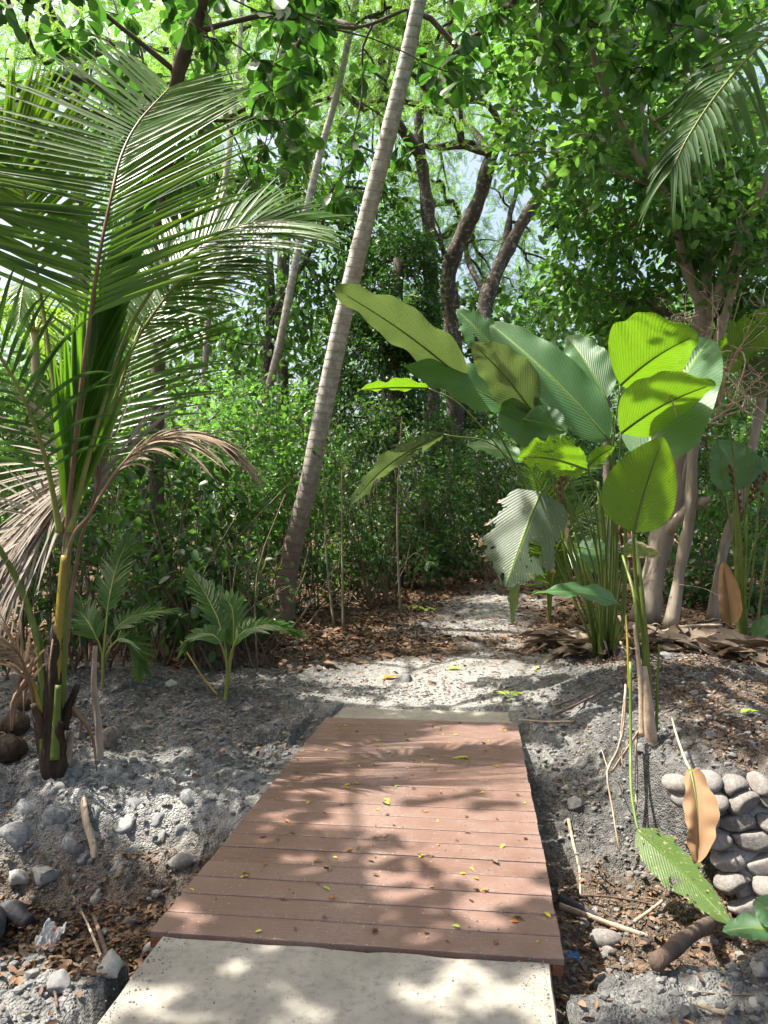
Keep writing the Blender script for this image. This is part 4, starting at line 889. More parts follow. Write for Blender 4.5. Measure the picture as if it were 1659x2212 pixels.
# ------------------------------------------------------------------ palms
def frond(parent, base, rpts, normal, L, n, a0, a1, mat, rmat, t0=.2, wid=.036, droop=.12, vee=.25, rr=(.022, .004), seed=0, shape=None, sides=(-1, 1), grav=(0, 0, -1), jit=.06, segs=7, tipw=.12, lab=None, name="frond", fold=.35, al=None):
    """one pinnate leaf: rachis through rpts, leaflets in two rows"""
    r = np.random.default_rng(seed); S = spline(rpts, 90); base = np.asarray(base, float)
    T = nrm(np.gradient(S, axis=0)); N0 = nrm(np.asarray(normal, float)); gl = Geo(); gv = np.asarray(grav, float)
    for k in range(n):
        f = k / (n - 1); t = t0 + (1 - t0) * f; x = t * 89; i = min(int(x), 88); p = S[i] + (S[i + 1] - S[i]) * (x - i); Tt = T[i]
        Sd = nrm(np.cross(Tt, N0)); Nn = np.cross(Sd, Tt)
        for sgn in sides:
            a = R((al(f) if (al and sgn < 0) else a0 + (a1 - a0) * f ** 1.2)) + r.normal(0, jit)
            d = math.cos(a) * Tt + math.sin(a) * (sgn * Sd * math.cos(vee) + Nn * math.sin(vee)); d = nrm(d + r.normal(0, jit * .5, 3))
            l = L * (shape(f) if shape else (.55 + .45 * math.sin(math.pi * min(1, f * 1.15 + .12)) if f < .6 else .55 + .45 * math.sin(math.pi * min(1, f * 1.15 + .12)) * (1 if f < .8 else .9))) * r.uniform(.9, 1.06)
            s = np.linspace(0, 1, segs + 1); C = p + d * (l * s)[:, None] + gv * (droop * l * r.uniform(.6, 1.4) * s ** 2.2)[:, None]
            tg = nrm(np.gradient(C, axis=0)); W = nrm(np.cross(tg, Nn)); Un = np.cross(W, tg)
            ws = wid * r.uniform(.85, 1.1) * (np.minimum(1, .45 + 3 * s) * (1 - s ** 2.6 * (1 - tipw)))[:, None] * .5
            V = np.stack([C - W * ws, C - Un * ws * fold, C + W * ws], 1).reshape(-1, 3); m = segs; i3 = np.arange(m)[:, None] * 3
            F = np.concatenate([i3 + np.array([[0, 1, 4, 3]]), i3 + np.array([[1, 2, 5, 4]])]); gl.add(V, F)
    o = obj(name, gl, mat, parent, True, base)
    if lab: o["label"] = lab
    g = Geo(); tube(g, S, np.linspace(rr[0], rr[1], 90) * (1 + .5 * np.exp(-np.linspace(0, 18, 90))), 7, True, .75); obj("rachis", g, rmat, o, True, base)
    return o
def DP(l): return [P(*q) for q in l]

# young coconut palm beside the boardwalk
b = G(112, 1660); b[1] += .02
cp = thing("coconut_palm", "young coconut palm with tall green fronds and drooping dead ones beside the boardwalk", "palm", b)
g = Geo(); D0 = b[1]
st = spline([b - [0, 0, .08], P(112, 1560, D0), P(120, 1450, D0), P(128, 1350, D0)], 16); tube(g, st, np.interp(np.arange(16), [0, 3, 8, 15], [.085, .075, .06, .045]), 14, True, 1, .16, 3)
obj("trunk", g, M_FIBRE, cp, True, b)
for pts, ra, rb, mt, nm in [(DP([(96, 1640, D0 - .03), (93, 1500, D0 - .03), (80, 1380, D0), (40, 1260, D0), (-10, 1170, D0 - .1)]), .028, .018, M_STEM, "petiole"), (DP([(118, 1640, D0 - .07), (122, 1560, D0 - .06), (126, 1480, D0 - .06)]), .03, .02, M_STEM, "petiole"),
                        (DP([(90, 1540, D0 - .05), (70, 1475, D0 - .05), (30, 1420, D0 - .1), (-20, 1380, D0 - .2)]), .016, .010, M_STEMY, "petiole"), (DP([(128, 1600, D0 + .03), (136, 1440, D0), (142, 1250, D0), (160, 1090, D0 + .05), (205, 930, D0 + .3)]), .03, .018, M_STEM, "petiole")]:
    g = Geo(); n = 20; tube(g, spline(pts, n), np.linspace(ra, rb, n), 8); obj(nm, g, mt, cp, True, b)
sh1 = lambda f: .62 + .38 * math.sin(math.pi * (f * .8 + .15)) if f < .85 else .62 + .38 * math.sin(math.pi * .83) - (f - .85) * 1.2
# main frond facing the camera
frond(cp, b, DP([(120, 1470, D0), (132, 1290, D0), (150, 1085, D0), (172, 870, D0 - .05), (193, 700, D0 - .08), (215, 550, D0 - .08), (240, 425, D0 - .02), (262, 335, D0 + .12), (300, 262, D0 + .32), (365, 190, D0 + .55)]), (.1, -1, .12), 1.02, 56, 60, 30, M_COCO, M_RACHIS, .46, .038, .05, .10, (.021, .004), 301, lambda f: (.80 + .25 * math.sin(math.pi * min(1, f * 1.1 + .05))) * (1 if f < .8 else 1 - (f - .8) * 1.2), al=lambda f: 70 + 22 * math.sin(math.pi * min(1, f * 1.25)), jit=.045)
for pts, k in (((DP([(118, 1600, D0), (124, 1420, D0 - .02), (134, 1270, D0 - .02), (140, 1200, D0 - .02)])), 0),):
    g = Geo(); tube(g, spline(pts, 14), np.linspace(.036, .024, 14), 8, True, .8); obj("petiole", g, M_STEMY, cp, True, b)
# tightly folded bright frond behind it
frond(cp, b, DP([(140, 1230, D0 + .06), (160, 1000, D0 + .10), (190, 820, D0 + .16), (235, 640, D0 + .28), (300, 470, D0 + .5)]), (.75, -.7, 0), 1.0, 46, 15, 10, M_COCOY, M_RACHISG, .1, .045, .0, .5, (.018, .005), 302, lambda f: .95 - .55 * f, jit=.03)
# frond arching to the right with silvery tips
frond(cp, b, DP([(150, 1150, D0), (215, 900, D0 + .15), (290, 690, D0 + .3), (390, 560, D0 + .45), (490, 498, D0 + .55), (575, 476, D0 + .6), (640, 476, D0 + .62)]), (-.1, -.75, .6), .82, 60, 54, 20, M_COCO, M_RACHISG, .42, .032, .16, .05, (.018, .003), 303)
# lower one, its right row lit white
frond(cp, b, DP([(160, 1090, D0 + .05), (230, 880, D0 + .25), (310, 710, D0 + .4), (395, 602, D0 + .5), (455, 565, D0 + .55), (510, 556, D0 + .6)]), (.2, -.55, .8), .62, 52, 60, 16, M_COCO, M_RACHISG, .40, .030, .22, .05, (.016, .003), 304)
# dim low frond rising behind
frond(cp, b, DP([(165, 1080, D0 + .15), (235, 900, D0 + .4), (290, 740, D0 + .6), (335, 640, D0 + .8), (385, 560, D0 + 1.1)]), (0, -1, .1), .85, 44, 66, 30, M_COCO, M_RACHISG, .12, .036, .10, .15, (.017, .004), 305)
# left fronds
frond(cp, b, DP([(138, 1080, D0 + .1), (118, 850, D0 + .2), (88, 640, D0 + .3), (55, 430, D0 + .35), (20, 330, D0 + .3), (-60, 250, D0 + .2)]), (.2, -1, .1), .80, 44, 56, 30, M_COCO, M_RACHISG, .45, .042, .0, .05, (.018, .005), 306)
frond(cp, b, DP([(130, 1150, D0), (95, 980, D0 - .1), (30, 820, D0 - .25), (-70, 690, D0 - .4), (-190, 640, D0 - .5)]), (.1, -.9, .4), .75, 24, 60, 26, M_SEEDP, M_RACHISG, .2, .026, .3, .15, (.018, .004), 307)
# dead arching frond
frond(cp, b, DP([(140, 1420, D0), (148, 1190, D0 - .02), (195, 1110, D0 - .05), (245, 1028, D0 - .08), (300, 968, D0 - .1), (350, 948, D0 - .1), (430, 938, D0 - .1), (505, 975, D0 - .08)]), (0, -.4, .9), .48, 42, 24, 8, M_DEAD, M_RACHISD, .45, .020, .42, -.1, (.014, .004), 310, jit=.12, lab="brown dead frond arching over and drooping at its tip")
# dead grey fronds hanging to the left
frond(cp, b, DP([(140, 1400, D0 + .1), (172, 1180, D0 + .25), (212, 1050, D0 + .3), (200, 1005, D0 + .28), (120, 1070, D0 + .2), (-60, 1270, D0)]), (0, -.7, .7), .85, 60, 26, 10, M_DEADG, M_RACHISD, .36, .020, .12, -.2, (.014, .004), 311, jit=.14, lab="bundle of grey dead leaflets sweeping down to one side")
frond(cp, b, DP([(138, 1420, D0 + .1), (140, 1200, D0 + .2), (120, 1125, D0 + .2), (50, 1190, D0 + .1), (-30, 1300, D0), (-90, 1400, D0 - .1)]), (0, -.8, .6), .70, 50, 26, 10, M_DEADG, M_RACHISD, .35, .020, .16, -.2, (.014, .004), 312, jit=.14)
frond(cp, b, DP([(80, 1560, D0), (60, 1460, D0 - .1), (30, 1400, D0 - .2), (-20, 1390, D0 - .25), (-80, 1430, D0 - .3)]), (0, -.5, .8), .4, 34, 30, 12, M_DEAD, M_RACHISD, .2, .018, .3, -.1, (.012, .004), 314, jit=.16)
# torn dry sheaths and old leaf bases round the foot
g = Geo()
for k in range(9):
    an = rng.uniform(2.2, 7.2); rd = rng.uniform(.06, .11); a = b + np.array([math.cos(an) * rd, math.sin(an) * rd, rng.uniform(.25, .8)]); L_ = rng.uniform(.2, .5)
    e = a + np.array([math.cos(an) * L_ * .35, math.sin(an) * L_ * .35, -L_ * .85]); mid = (a + e) / 2 + np.array([math.cos(an), math.sin(an), .5]) * .05
    s_ = spline([a, mid, e], 8); tube(g, s_, np.linspace(.020, .004, 8), 5, True, .3, .25, k)
obj("dry_sheath", g, M_RACHISD, cp, True, b)
for k in range(7):
    an = k * 2.4 + .6; h0 = .03 + .05 * k; g = Geo(); d_ = np.array([math.cos(an), math.sin(an), 0])
    tube(g, spline([b + d_ * .05 + [0, 0, h0 - .05], b + d_ * .085 + [0, 0, h0 + .06], b + d_ * (.105 + .02 * (k % 3)) + [0, 0, h0 + .17 + .05 * (k % 2)]], 9), np.linspace(.042, .018, 9), 8, True, .5, .18, k); obj("leaf_base", g, M_FIBRE if k % 3 else M_SHEATH, cp, True, b)

# tall grey palms
def tall_palm(name, label, pts, radii, ringlen, seed, group=None, nf=9, crownL=1.8):
    root = thing(name, label, "palm", pts[0], group); n = 420; S = spline(pts, n); L = np.r_[0, np.cumsum(np.linalg.norm(np.diff(S, axis=0), axis=1))]
    rr = np.interp(np.linspace(0, 1, n), np.linspace(0, 1, len(radii)), radii); r = np.random.default_rng(seed)
    wob = .16 * fbm(L * 1.6, L * 0, seed, 3); ph = (L / ringlen + wob) % 1.0
    rr = rr * (1 + .045 * np.exp(-ph * 7) - .02 * np.exp(-((ph - .97) / .03) ** 2) + .02 * fbm(L * 3, L * 0 + 3, seed, 2))
    g = Geo(); tube(g, S, rr, 20, True); sides = 20
    u = np.repeat(np.linspace(0, 1, n), sides); v = np.repeat(L / ringlen + wob, sides); ang_ = np.tile(np.arange(sides), n)
    v = v + .12 * np.sin(ang_ / sides * 2 * math.pi + seed)
    uv = np.vstack([np.c_[u, v], [[0, 0], [1, 0]]]); obj("trunk", g, M_PALMT, root, True, pts[0], uv)
    top = S[-1]
    for k in range(nf):
        a = 2 * math.pi * k / nf + r.uniform(-.2, .2); h = np.array([math.cos(a), math.sin(a), 0]); l = crownL * r.uniform(.85, 1.1); el = r.uniform(.1, .9)
        frond(root, pts[0], [top, top + h * l * .35 + [0, 0, l * .4 * el], top + h * l * .75 + [0, 0, l * .35 * el], top + h * l * 1.05 + [0, 0, l * (.1 * el - .25)]], (h[0] * .1, h[1] * .1, 1), l * .34, 34, 60, 25, M_COCO, M_RACHISG, .18, .045, .3, -.1, (.03, .006), seed * 10 + k, segs=4)
    return root
b0 = gp(610, 11.0)
mp = [b0 - [0, 0, .1]] + DP([(622, 1240, 11), (640, 1150, 10.95), (668, 1040, 10.85), (700, 880, 10.7), (740, 690, 10.45), (790, 480, 10.15), (840, 285, 9.85), (880, 120, 9.6), (905, 5, 9.4), (945, -160, 9.15), (985, -330, 8.9)])
tall_palm("leaning_palm", "tall pale grey ringed palm trunk leaning across the clearing", mp, [.165, .142, .136, .132, .128, .122, .115, .108, .098, .088, .08, .075], .125, 5, None, 10)
b0 = gp(505, 15.5)
tall_palm("slim_palm", "slim grey palm trunk rising behind the sunlit bush", [b0] + DP([(535, 1000, 15.5), (560, 905, 15.4), (600, 760, 15.2), (640, 560, 15), (684, 360, 14.7), (720, 230, 14.5), (746, 120, 14.3), (772, -10, 14.1), (800, -150, 13.9)]), [.095, .085, .08, .077, .075, .07, .066, .062, .058, .055], .17, 7, "slim grey palms", 9)
b0 = gp(425, 18.5)
tall_palm("slim_palm", "thinnest grey palm trunk, seen through the coconut fronds", [b0] + DP([(436, 940, 18.5), (450, 680, 18.3), (468, 500, 18.1), (488, 380, 18), (505, 230, 17.9), (516, 110, 17.8), (522, -10, 17.7), (526, -140, 17.6)]), [.085, .078, .074, .072, .07, .068, .065, .062, .058], .17, 9, "slim grey palms", 9)
# background palm fronds
for (u, d, ch, lab, sd) in [(575, 21, 430, "small palm showing dark fronds between the slim trunks", 21), (70, 15, 720, "leaning palm with dim fronds at the edge of the woods", 22), (820, 24, 700, "palm half hidden behind the leaning trunk", 23)]:
    base = gp(u, d); top = P(u + 5, ch, d); root = thing("background_palm", lab, "palm", base, "palms deep in the woods"); g = Geo(); tube(g, spline([base, (base + top) / 2 + [.1, 0, 0], top], 20), np.linspace(.12, .08, 20), 10); obj("trunk", g, M_BARK_L, root, True, base)
    for k in range(10):
        a = 2 * math.pi * k / 10 + sd; h = np.array([math.cos(a), math.sin(a), 0]); l = 2.0
        frond(root, base, [top, top + h * l * .4 + [0, 0, .6], top + h * l * .85 + [0, 0, .45], top + h * l * 1.15 + [0, 0, -.3]], (0, 0, 1), .62, 34, 60, 25, M_COCO, M_RACHISG, .15, .05, .4, -.2, (.03, .006), sd * 10 + k, segs=4)
# palm overhanging the top corner
base = gp(2150, 6.4); top = P(2100, 150, 6.2)
root = thing("overhanging_palm", "palm leaning in from the side, its frond drooping from the top corner", "palm", base); g = Geo(); tube(g, spline([base, (base + top) / 2 + [.15, 0, 0], top], 24), np.linspace(.13, .09, 24), 12); obj("trunk", g, M_PALMT, root, True, base, np.c_[np.full(24 * 12 + 2, .8), np.r_[np.repeat(np.arange(24), 12), 0, 0]])
frond(root, base, [top] + DP([(1960, 20, 6.1), (1800, 10, 6), (1660, 85, 5.9), (1560, 190, 5.85), (1490, 290, 5.8), (1455, 360, 5.8)]), (-.25, -.75, .5), .60, 40, 78, 30, M_HANG, M_RACHISG, .2, .042, .6, .05, (.02, .004), 331, segs=9)

# seedlings
def seedling(label, u, v, fr, seed, wid=.03, group="palm seedlings"):
    p = G(u, v); root = thing("palm_seedling", label, "palm seedling", p, group); d = p[1]
    for k, (pts, L, n, a0, a1, nv) in enumerate(fr):
        q = [p - [0, 0, .03]] + [P(a, c, d + e) for a, c, e in pts]
        frond(root, p, q, nv, L, n, a0, a1, M_COCO, M_RACHISG, .45, wid, .15, .1, (.012, .003), seed + k, segs=5)
    return root
seedling("small palm seedling with a broad folded leaf on the ashy bank", 487, 1510, [([(490, 1430, 0), (475, 1350, .1), (445, 1285, .25), (415, 1240, .35)], .24, 20, 40, 16, (.3, -.8, .5)), ([(495, 1430, 0), (520, 1370, 0), (580, 1350, .1), (640, 1365, .15)], .22, 18, 50, 20, (0, -.4, .9)), ([(490, 1440, 0), (470, 1380, 0), (430, 1370, .1), (400, 1395, .1)], .2, 16, 50, 20, (0, -.5, .8)), ([(497, 1440, 0), (505, 1380, .1), (500, 1310, .2), (470, 1290, .3)], .22, 16, 46, 20, (0, -.9, .3))], 341, .05)
r_ = seedling("palm seedling with narrow stiff leaflets beside the standing stick", 222, 1490, [([(225, 1400, 0), (235, 1300, .1), (252, 1225, .3), (275, 1170, .4)], .26, 24, 42, 20, (.1, -1, .2)), ([(222, 1420, 0), (205, 1370, 0), (180, 1330, .1), (150, 1310, .1)], .28, 20, 46, 20, (.1, -.8, .5)), ([(228, 1420, 0), (260, 1380, 0), (290, 1400, .05), (305, 1440, .1)], .26, 18, 50, 24, (0, -.6, .8)), ([(225, 1410, 0), (260, 1350, .1), (310, 1325, .2), (370, 1318, .3)], .24, 22, 60, 24, (0, -.3, .95))], 351)
seedling("drooping dead seedling frond hanging over the ashy bank", 330, 1420, [([(330, 1380, .05), (332, 1350, 0), (338, 1400, -.05), (335, 1480, -.1), (330, 1530, -.1)], .26, 30, 26, 10, (.2, -1, 0))], 361, .012, None)
for o in list(bpy.data.objects):
    if o.name.startswith("palm_seedling") and "dead" in o.get("label", ""):
        for c in o.children: c.data.materials[0] = M_DEAD
b = gp(1185, 11.2); root = thing("low_palm", "low dark palm fanning its fronds behind the paddle plant's stems", "palm", b)
for k, pts in enumerate([[(1180, 1150, 11), (1160, 1050, 10.9), (1130, 980, 10.8)], [(1195, 1150, 11), (1230, 1040, 11), (1290, 990, 11)], [(1200, 1170, 11), (1260, 1110, 10.8), (1330, 1110, 10.7)], [(1175, 1180, 10.9), (1150, 1140, 10.7), (1120, 1150, 10.6)], [(1190, 1140, 11.1), (1195, 1030, 11.2), (1180, 940, 11.3)], [(1205, 1180, 10.7), (1250, 1180, 10.5), (1300, 1220, 10.4)]]):
    frond(root, b, [b] + DP(pts), (0, -.8, .5), .5, 30, 60, 24, M_COCO, M_RACHISG, .15, .035, .15, .1, (.016, .004), 371 + k, segs=5)
# ------------------------------------------------------------------ big paddle-leaved plants
def prof_paddle(t, e=.72): return np.clip(1 - (1 - np.minimum(t / .26, 1)) ** 2.2, 0, 1) ** .6 * np.clip(np.cos(np.pi / 2 * np.clip((t - .26) / .74, 0, 1)), 0, 1) ** e
def prof_long(t): return prof_paddle(t, .5)
def paddle(parent, origin, bu, tu, hw, th, mat, seed, arch=.06, fold=.15, wave=.03, tear=0.0, profile=None, roll=0.0, nu=96, nv=31, side=0, tipdrop=0.0, name="leaf", lab=None, skew=.0, fwd=.05):
    """leaf blade: base (u,v,d), tip (u,v,d), half width in photo pixels, th: tilt of the blade about its midrib"""
    B, T = P(*bu), P(*tu); dm = (bu[2] + tu[2]) / 2; ax = T - B; Lg = np.linalg.norm(ax); a = ax / Lg
    mid = (B + T) / 2; v = nrm(mid - np.array([0, 0, CAM_H])); p = nrm(np.cross(a, v)); 
    up = ray(830, 0) * 0 + np.array([0, 0, 1.0]); p = p if p @ up > 0 else -p
    if abs(p @ up) < .05: p = p if p[0] > 0 else -p
    c, s = math.cos(R(th)), math.sin(R(th)); S = c * p + s * v; W = hw * dm / FPX / max(.2, abs(c))
    N = nrm(np.cross(a, S)); N = N if N[2] > 0 else -N
    r = np.random.default_rng(seed); t = np.linspace(0, 1, nu); x = np.linspace(-1, 1, nv); tt, xx = np.meshgrid(t, x, indexing='ij')
    wp = (profile or prof_paddle)(tt); off = wp * xx * W
    along = (tt + skew * (1 - np.abs(xx)) * 0 + fwd * np.abs(xx) * wp * np.sin(np.pi * np.clip(tt + .08, 0, 1))) * Lg
    bend = arch * Lg * np.sin(np.pi * tt) - tipdrop * Lg * tt ** 2.5
    ph = r.uniform(0, 6.28)
    up_ = bend + fold * np.abs(off) + wave * Lg * xx ** 2 * (np.sin(tt * 15 + ph + xx * 1.5) * .6 + np.sin(tt * 29 + ph * 2 - xx) * .4) + roll * W * xx ** 2 * xx
    V = B + a * along[..., None] + S * off[..., None] + N * up_[..., None]
    ew = 1 + .03 * (fbm(tt * 9, xx * 0 + seed, seed, 3)); V = V
    i = (np.arange(nu - 1)[:, None] * nv + np.arange(nv - 1)[None]); F = np.stack([i, i + 1, i + nv + 1, i + nv], -1).reshape(-1, 4)
    if tear:
        tc = ((tt[:-1, :-1] + tt[1:, 1:]) / 2).ravel(); xc = ((xx[:-1, :-1] + xx[1:, 1:]) / 2).ravel(); ph_ = (tc - .14 * np.abs(xc)) * 30
        slit = fbm(ph_ * .8, np.sign(xc) * 5 + xc * .8, seed, 2); hole = fbm(tc * 9 + seed, xc * 3.2, seed + 2, 3)
        edge = np.abs(xc) + .4 * slit; keep = ~((edge > 1.0 - .30 * tear) & (np.abs(xc) > .35)) & ~((hole > .46 - .12 * tear) & (np.abs(xc) > .12))
        F = F[keep]
    g = Geo(); g.add(V.reshape(-1, 3), F); uv = np.c_[(xx.ravel() + 1) / 2, tt.ravel()]
    o = obj(name, g, mat, parent, True, origin, uv)
    if lab: o["label"] = lab
    m = spline(V[:, nv // 2] if nv % 2 else (V[:, nv // 2] + V[:, nv // 2 - 1]) / 2, 24) - N * .004
    g = Geo(); k = 22; tube(g, m[:k], np.linspace(.012, .003, k), 6); obj("midrib", g, M_PETIOLE, o, True, origin)
    return V[0, nv // 2]
def stalk(parent, origin, pts, ra, rb, mat=None, name="stem"):
    g = Geo(); n = 26; tube(g, spline(pts, n), np.linspace(ra, rb, n), 8); obj(name, g, mat or M_STEM, parent, True, origin)

LV = "paddle leaved plants beside the path"
# rear clump
O2 = G(1305, 1412); A2 = thing("paddle_leaf_plant", "big clump of arching paddle leaves, the tallest plant beside the path", "plant", O2, LV); E2 = O2[1]
def lf(bu, tu, hw, th, mat=M_CAL, seed=0, via=None, foot=0.0, rr=(.011, .0065), **k):
    p = paddle(A2, O2, bu, tu, hw, th, mat, seed, **k)
    f = O2 + np.array([foot * 1.2, rng.uniform(-.08, .08), 0]); mid = [P(*q) for q in via] if via else [(f + p) / 2 + np.array([(f - p)[0] * .12, 0, .1])]
    stalk(A2, O2, [f - [0, 0, .05]] + mid + [p], rr[0], rr[1], M_STEM if rr[0] > .013 else M_PETIOLE)
lf((1004, 822, 7.0), (722, 622, 6.2), 44, -55, M_CALT, 401, [(1120, 1020, 7.2), (1040, 880, 7.1)], -.05, arch=.03, wave=.02, profile=prof_long, lab="longest leaf reaching out toward the leaning palm")
lf((1100, 882, 7.0), (865, 788, 6.8), 42, 48, M_CAL, 402, [(1230, 1150, 7.3), (1160, 960, 7.1)], -.03)
lf((925, 838, 7.2), (772, 842, 6.9), 12, -74, M_CALB, 403, [(1150, 1080, 7.3), (1010, 890, 7.2)], -.06, arch=.02)
lf((1150, 890, 6.8), (1016, 738, 6.4), 54, -32, M_CALT, 404, [(1240, 1140, 7.2), (1190, 980, 7.0)], .0)
lf((1316, 950, 6.6), (1060, 700, 7.1), 54, 24, M_CAL, 405, [(1310, 1200, 7.2), (1318, 1040, 6.9)], .02, wave=.014, profile=prof_long, lab="broad blue green leaf slanting through the middle of the clump")
lf((1085, 775, 7.5), (985, 668, 7.6), 48, 22, M_CAL, 406, [(1230, 1100, 7.6), (1140, 880, 7.6)], -.02, tear=.7)
lf((1310, 862, 6.9), (1222, 722, 7.3), 46, 28, M_CAL, 407, [(1320, 1150, 7.2), (1325, 990, 7.0)], .03)
lf((1340, 832, 6.6), (1508, 722, 6.0), 88, -53, M_CALB, 408, [(1325, 1200, 7.1), (1322, 1000, 6.8)], .05, wave=.036, lab="uppermost bright leaf glowing yellow green")
lf((1384, 1000, 6.6), (1532, 732, 7.2), 92, 32, M_CAL, 409, [(1345, 1220, 7.1), (1360, 1100, 6.8)], .06, wave=.010, profile=prof_long, lab="widest leaf, half in the shadow of the bright one above")
lf((1342, 935, 6.2), (1546, 828, 5.6), 58, -58, M_CALB, 410, [(1330, 1220, 7.0), (1335, 1060, 6.5)], .04, wave=.02, lab="bright lime leaf with a twig lying across it")
lf((1270, 1015, 6.4), (1115, 988, 5.9), 44, -58, M_CALB, 411, [(1310, 1230, 7.0), (1300, 1090, 6.7)], .01, tear=.15, wave=.03)
lf((1270, 1005, 6.5), (1328, 965, 6.2), 16, -40, M_CALB, 421, [(1300, 1230, 7.0), (1285, 1090, 6.7)], .01)
lf((1168, 1062, 6.0), (1090, 1268, 5.8), 90, 12, M_CALR, 412, [(1290, 1260, 6.9), (1240, 1110, 6.5), (1195, 1050, 6.1)], -.02, tear=.40, fwd=.28, fold=-.10, arch=.02, wave=.012, profile=lambda t: np.clip(np.sin(np.pi * np.clip(t * .93 + .07, 0, 1) ** .62), 0, 1) ** .55, lab="big torn grey green leaf hanging straight down")
paddle(A2, O2, (1125, 1190, 5.95), (1106, 1348, 5.9), 20, 60, M_CALD, 422, tear=.9, arch=.0, lab="ragged hanging strip of the torn leaf")
lf((1338, 1306, 6.4), (1154, 1272, 6.1), 17, 66, M_CAL, 414, [(1345, 1360, 6.9)], .06, arch=.06, tipdrop=.05)
lf((1218, 946, 6.8), (1078, 890, 6.9), 42, 38, M_CAL, 415, [(1290, 1200, 7.2), (1260, 1040, 7.0)], .0, roll=.6, wave=.01)
lf((1130, 905, 6.6), (1225, 935, 6.4), 24, -45, M_CAL, 423, [(1290, 1200, 7.2), (1230, 1040, 7.0)], -.01, roll=.5)
lf((958, 938, 7.3), (742, 1085, 6.6), 24, -58, M_CALT, 416, [(1240, 1220, 7.4), (1090, 980, 7.4)], -.06, tear=.5, tipdrop=.06)
lf((1130, 995, 7.6), (1008, 962, 7.8), 19, 62, M_CAL, 417, [(1250, 1220, 7.6), (1190, 1080, 7.6)], -.04)
lf((1250, 1180, 7.6), (1318, 1200, 7.5), 30, 15, M_CAL, 418, [(1285, 1330, 7.7)], -.02)
lf((1345, 1190, 6.6), (1428, 1200, 6.3), 18, 48, M_CALD, 419, [(1345, 1330, 6.9)], .05)
for (pts, ra, rb) in [([(1288, 1420, E2), (1272, 1320, E2), (1240, 1220, E2), (1215, 1120, E2)], .034, .016), ([(1310, 1420, E2 - .05), (1308, 1280, E2), (1300, 1150, E2), (1292, 1040, E2)], .044, .016), ([(1330, 1425, E2 - .1), (1328, 1300, E2 - .05), (1330, 1170, E2 - .1), (1318, 1060, E2 - .2)], .042, .015), ([(1300, 1425, E2 - .15), (1290, 1300, E2 - .1), (1262, 1210, E2 - .1), (1240, 1150, E2 - .1)], .034, .014), ([(1340, 1425, E2), (1348, 1290, E2), (1352, 1180, E2), (1345, 1080, E2)], .030, .013)]:
    stalk(A2, O2, DP(pts), ra, rb)
g = Geo()
for k in range(9):
    a = O2 + np.array([rng.normal(0, .12), rng.normal(-.1, .06), rng.uniform(.1, .5)]); e = a + np.array([rng.normal(0, .1), rng.normal(-.05, .05), -.3]); tube(g, spline([a, (a + e) / 2, e], 6), np.linspace(.02, .006, 6), 4, True, .3)
obj("dry_sheath", g, M_SHEATH, A2, True, O2)
def spike(parent, origin, b, e, n, r):
    g = Geo(); S = spline([b, (b + e) / 2, e], n * 2); tube(g, S, np.full(n * 2, r * .35), 6)
    for k in range(n):
        p = S[k * 2]; d = nrm(e - b); sd = np.array([1, 0, 0]) * (1 if k % 2 else -1); V = IV1 * np.array([r * .8, r * .7, r * .95]); 
        V = V + (p + sd * r * .6); V[:, 2] += np.abs(V[:, 0] - p[0]) * .6; g.add(V, IF1)
    obj("flower_spike", g, M_SPIKE, parent, True, origin)
spike(A2, O2, P(1208, 1090, 7.5), P(1215, 1005, 7.5), 11, .035); stalk(A2, O2, [O2] + DP([(1230, 1240, 7.5), (1208, 1090, 7.5)]), .012, .008)
# front clump
O1 = G(1398, 1592); E1 = O1[1]; A1 = thing("paddle_leaf_plant", "few stemmed paddle plant nearest the boardwalk with one upright olive leaf", "plant", O1, LV)
p = paddle(A1, O1, (1368, 1150, E1 - .1), (1432, 944, E1 - .25), 78, -34, M_CALO, 431, arch=.03, wave=.008, lab="upright olive leaf glowing at its foot")
stalk(A1, O1, [O1 - [.05, 0, .05]] + DP([(1392, 1420, E1), (1374, 1260, E1)]) + [p], .020, .010)
for pts, ra, rb, mt in [([(1408, 1600, E1), (1398, 1420, E1), (1382, 1240, E1), (1362, 1120, E1 + .2), (1352, 1000, E1 + .5)], .022, .008, M_STEM), ([(1396, 1595, E1), (1380, 1440, E1), (1372, 1300, E1), (1345, 1200, E1 + .3)], .020, .009, M_STEM), ([(1418, 1580, E1), (1420, 1480, E1), (1424, 1392, E1)], .012, .007, M_STEM),
                        ([(1388, 1590, E1 - .05), (1384, 1470, E1 - .05), (1370, 1350, E1 - .05)], .026, .010, M_SHEATH), ([(1360, 1500, E1 - .1), (1356, 1400, E1 - .1), (1352, 1330, E1)], .010, .006, M_STEMY)]:
    stalk(A1, O1, DP(pts), ra, rb, mt)
g = Geo(); tube(g, spline(DP([(1405, 1620, E1 - .05), (1400, 1540, E1 - .06), (1390, 1440, E1 - .04)]), 10), np.linspace(.055, .024, 10), 9, True, .8); obj("dry_sheath", g, M_SHEATH, A1, True, O1)
# stalk hanging into the ditch with a tattered leaf
lp = G(1480, 1900); Q = [P(1362, 1430, E1 - .12), P(1362, 1600, E1 - .25), P(1363, 1700, E1 - .5), P(1372, 1765, E1 - .7)]
p = paddle(A1, O1, (1378, 1792, E1 - .78), (1580, 1998, 3.95), 50, 30, M_CALY, 432, tear=.55, arch=.02, wave=.01, fold=-.1, lab="tattered green leaf fallen forward into the ditch"); stalk(A1, O1, Q + [p], .011, .007, M_PETIOLE)
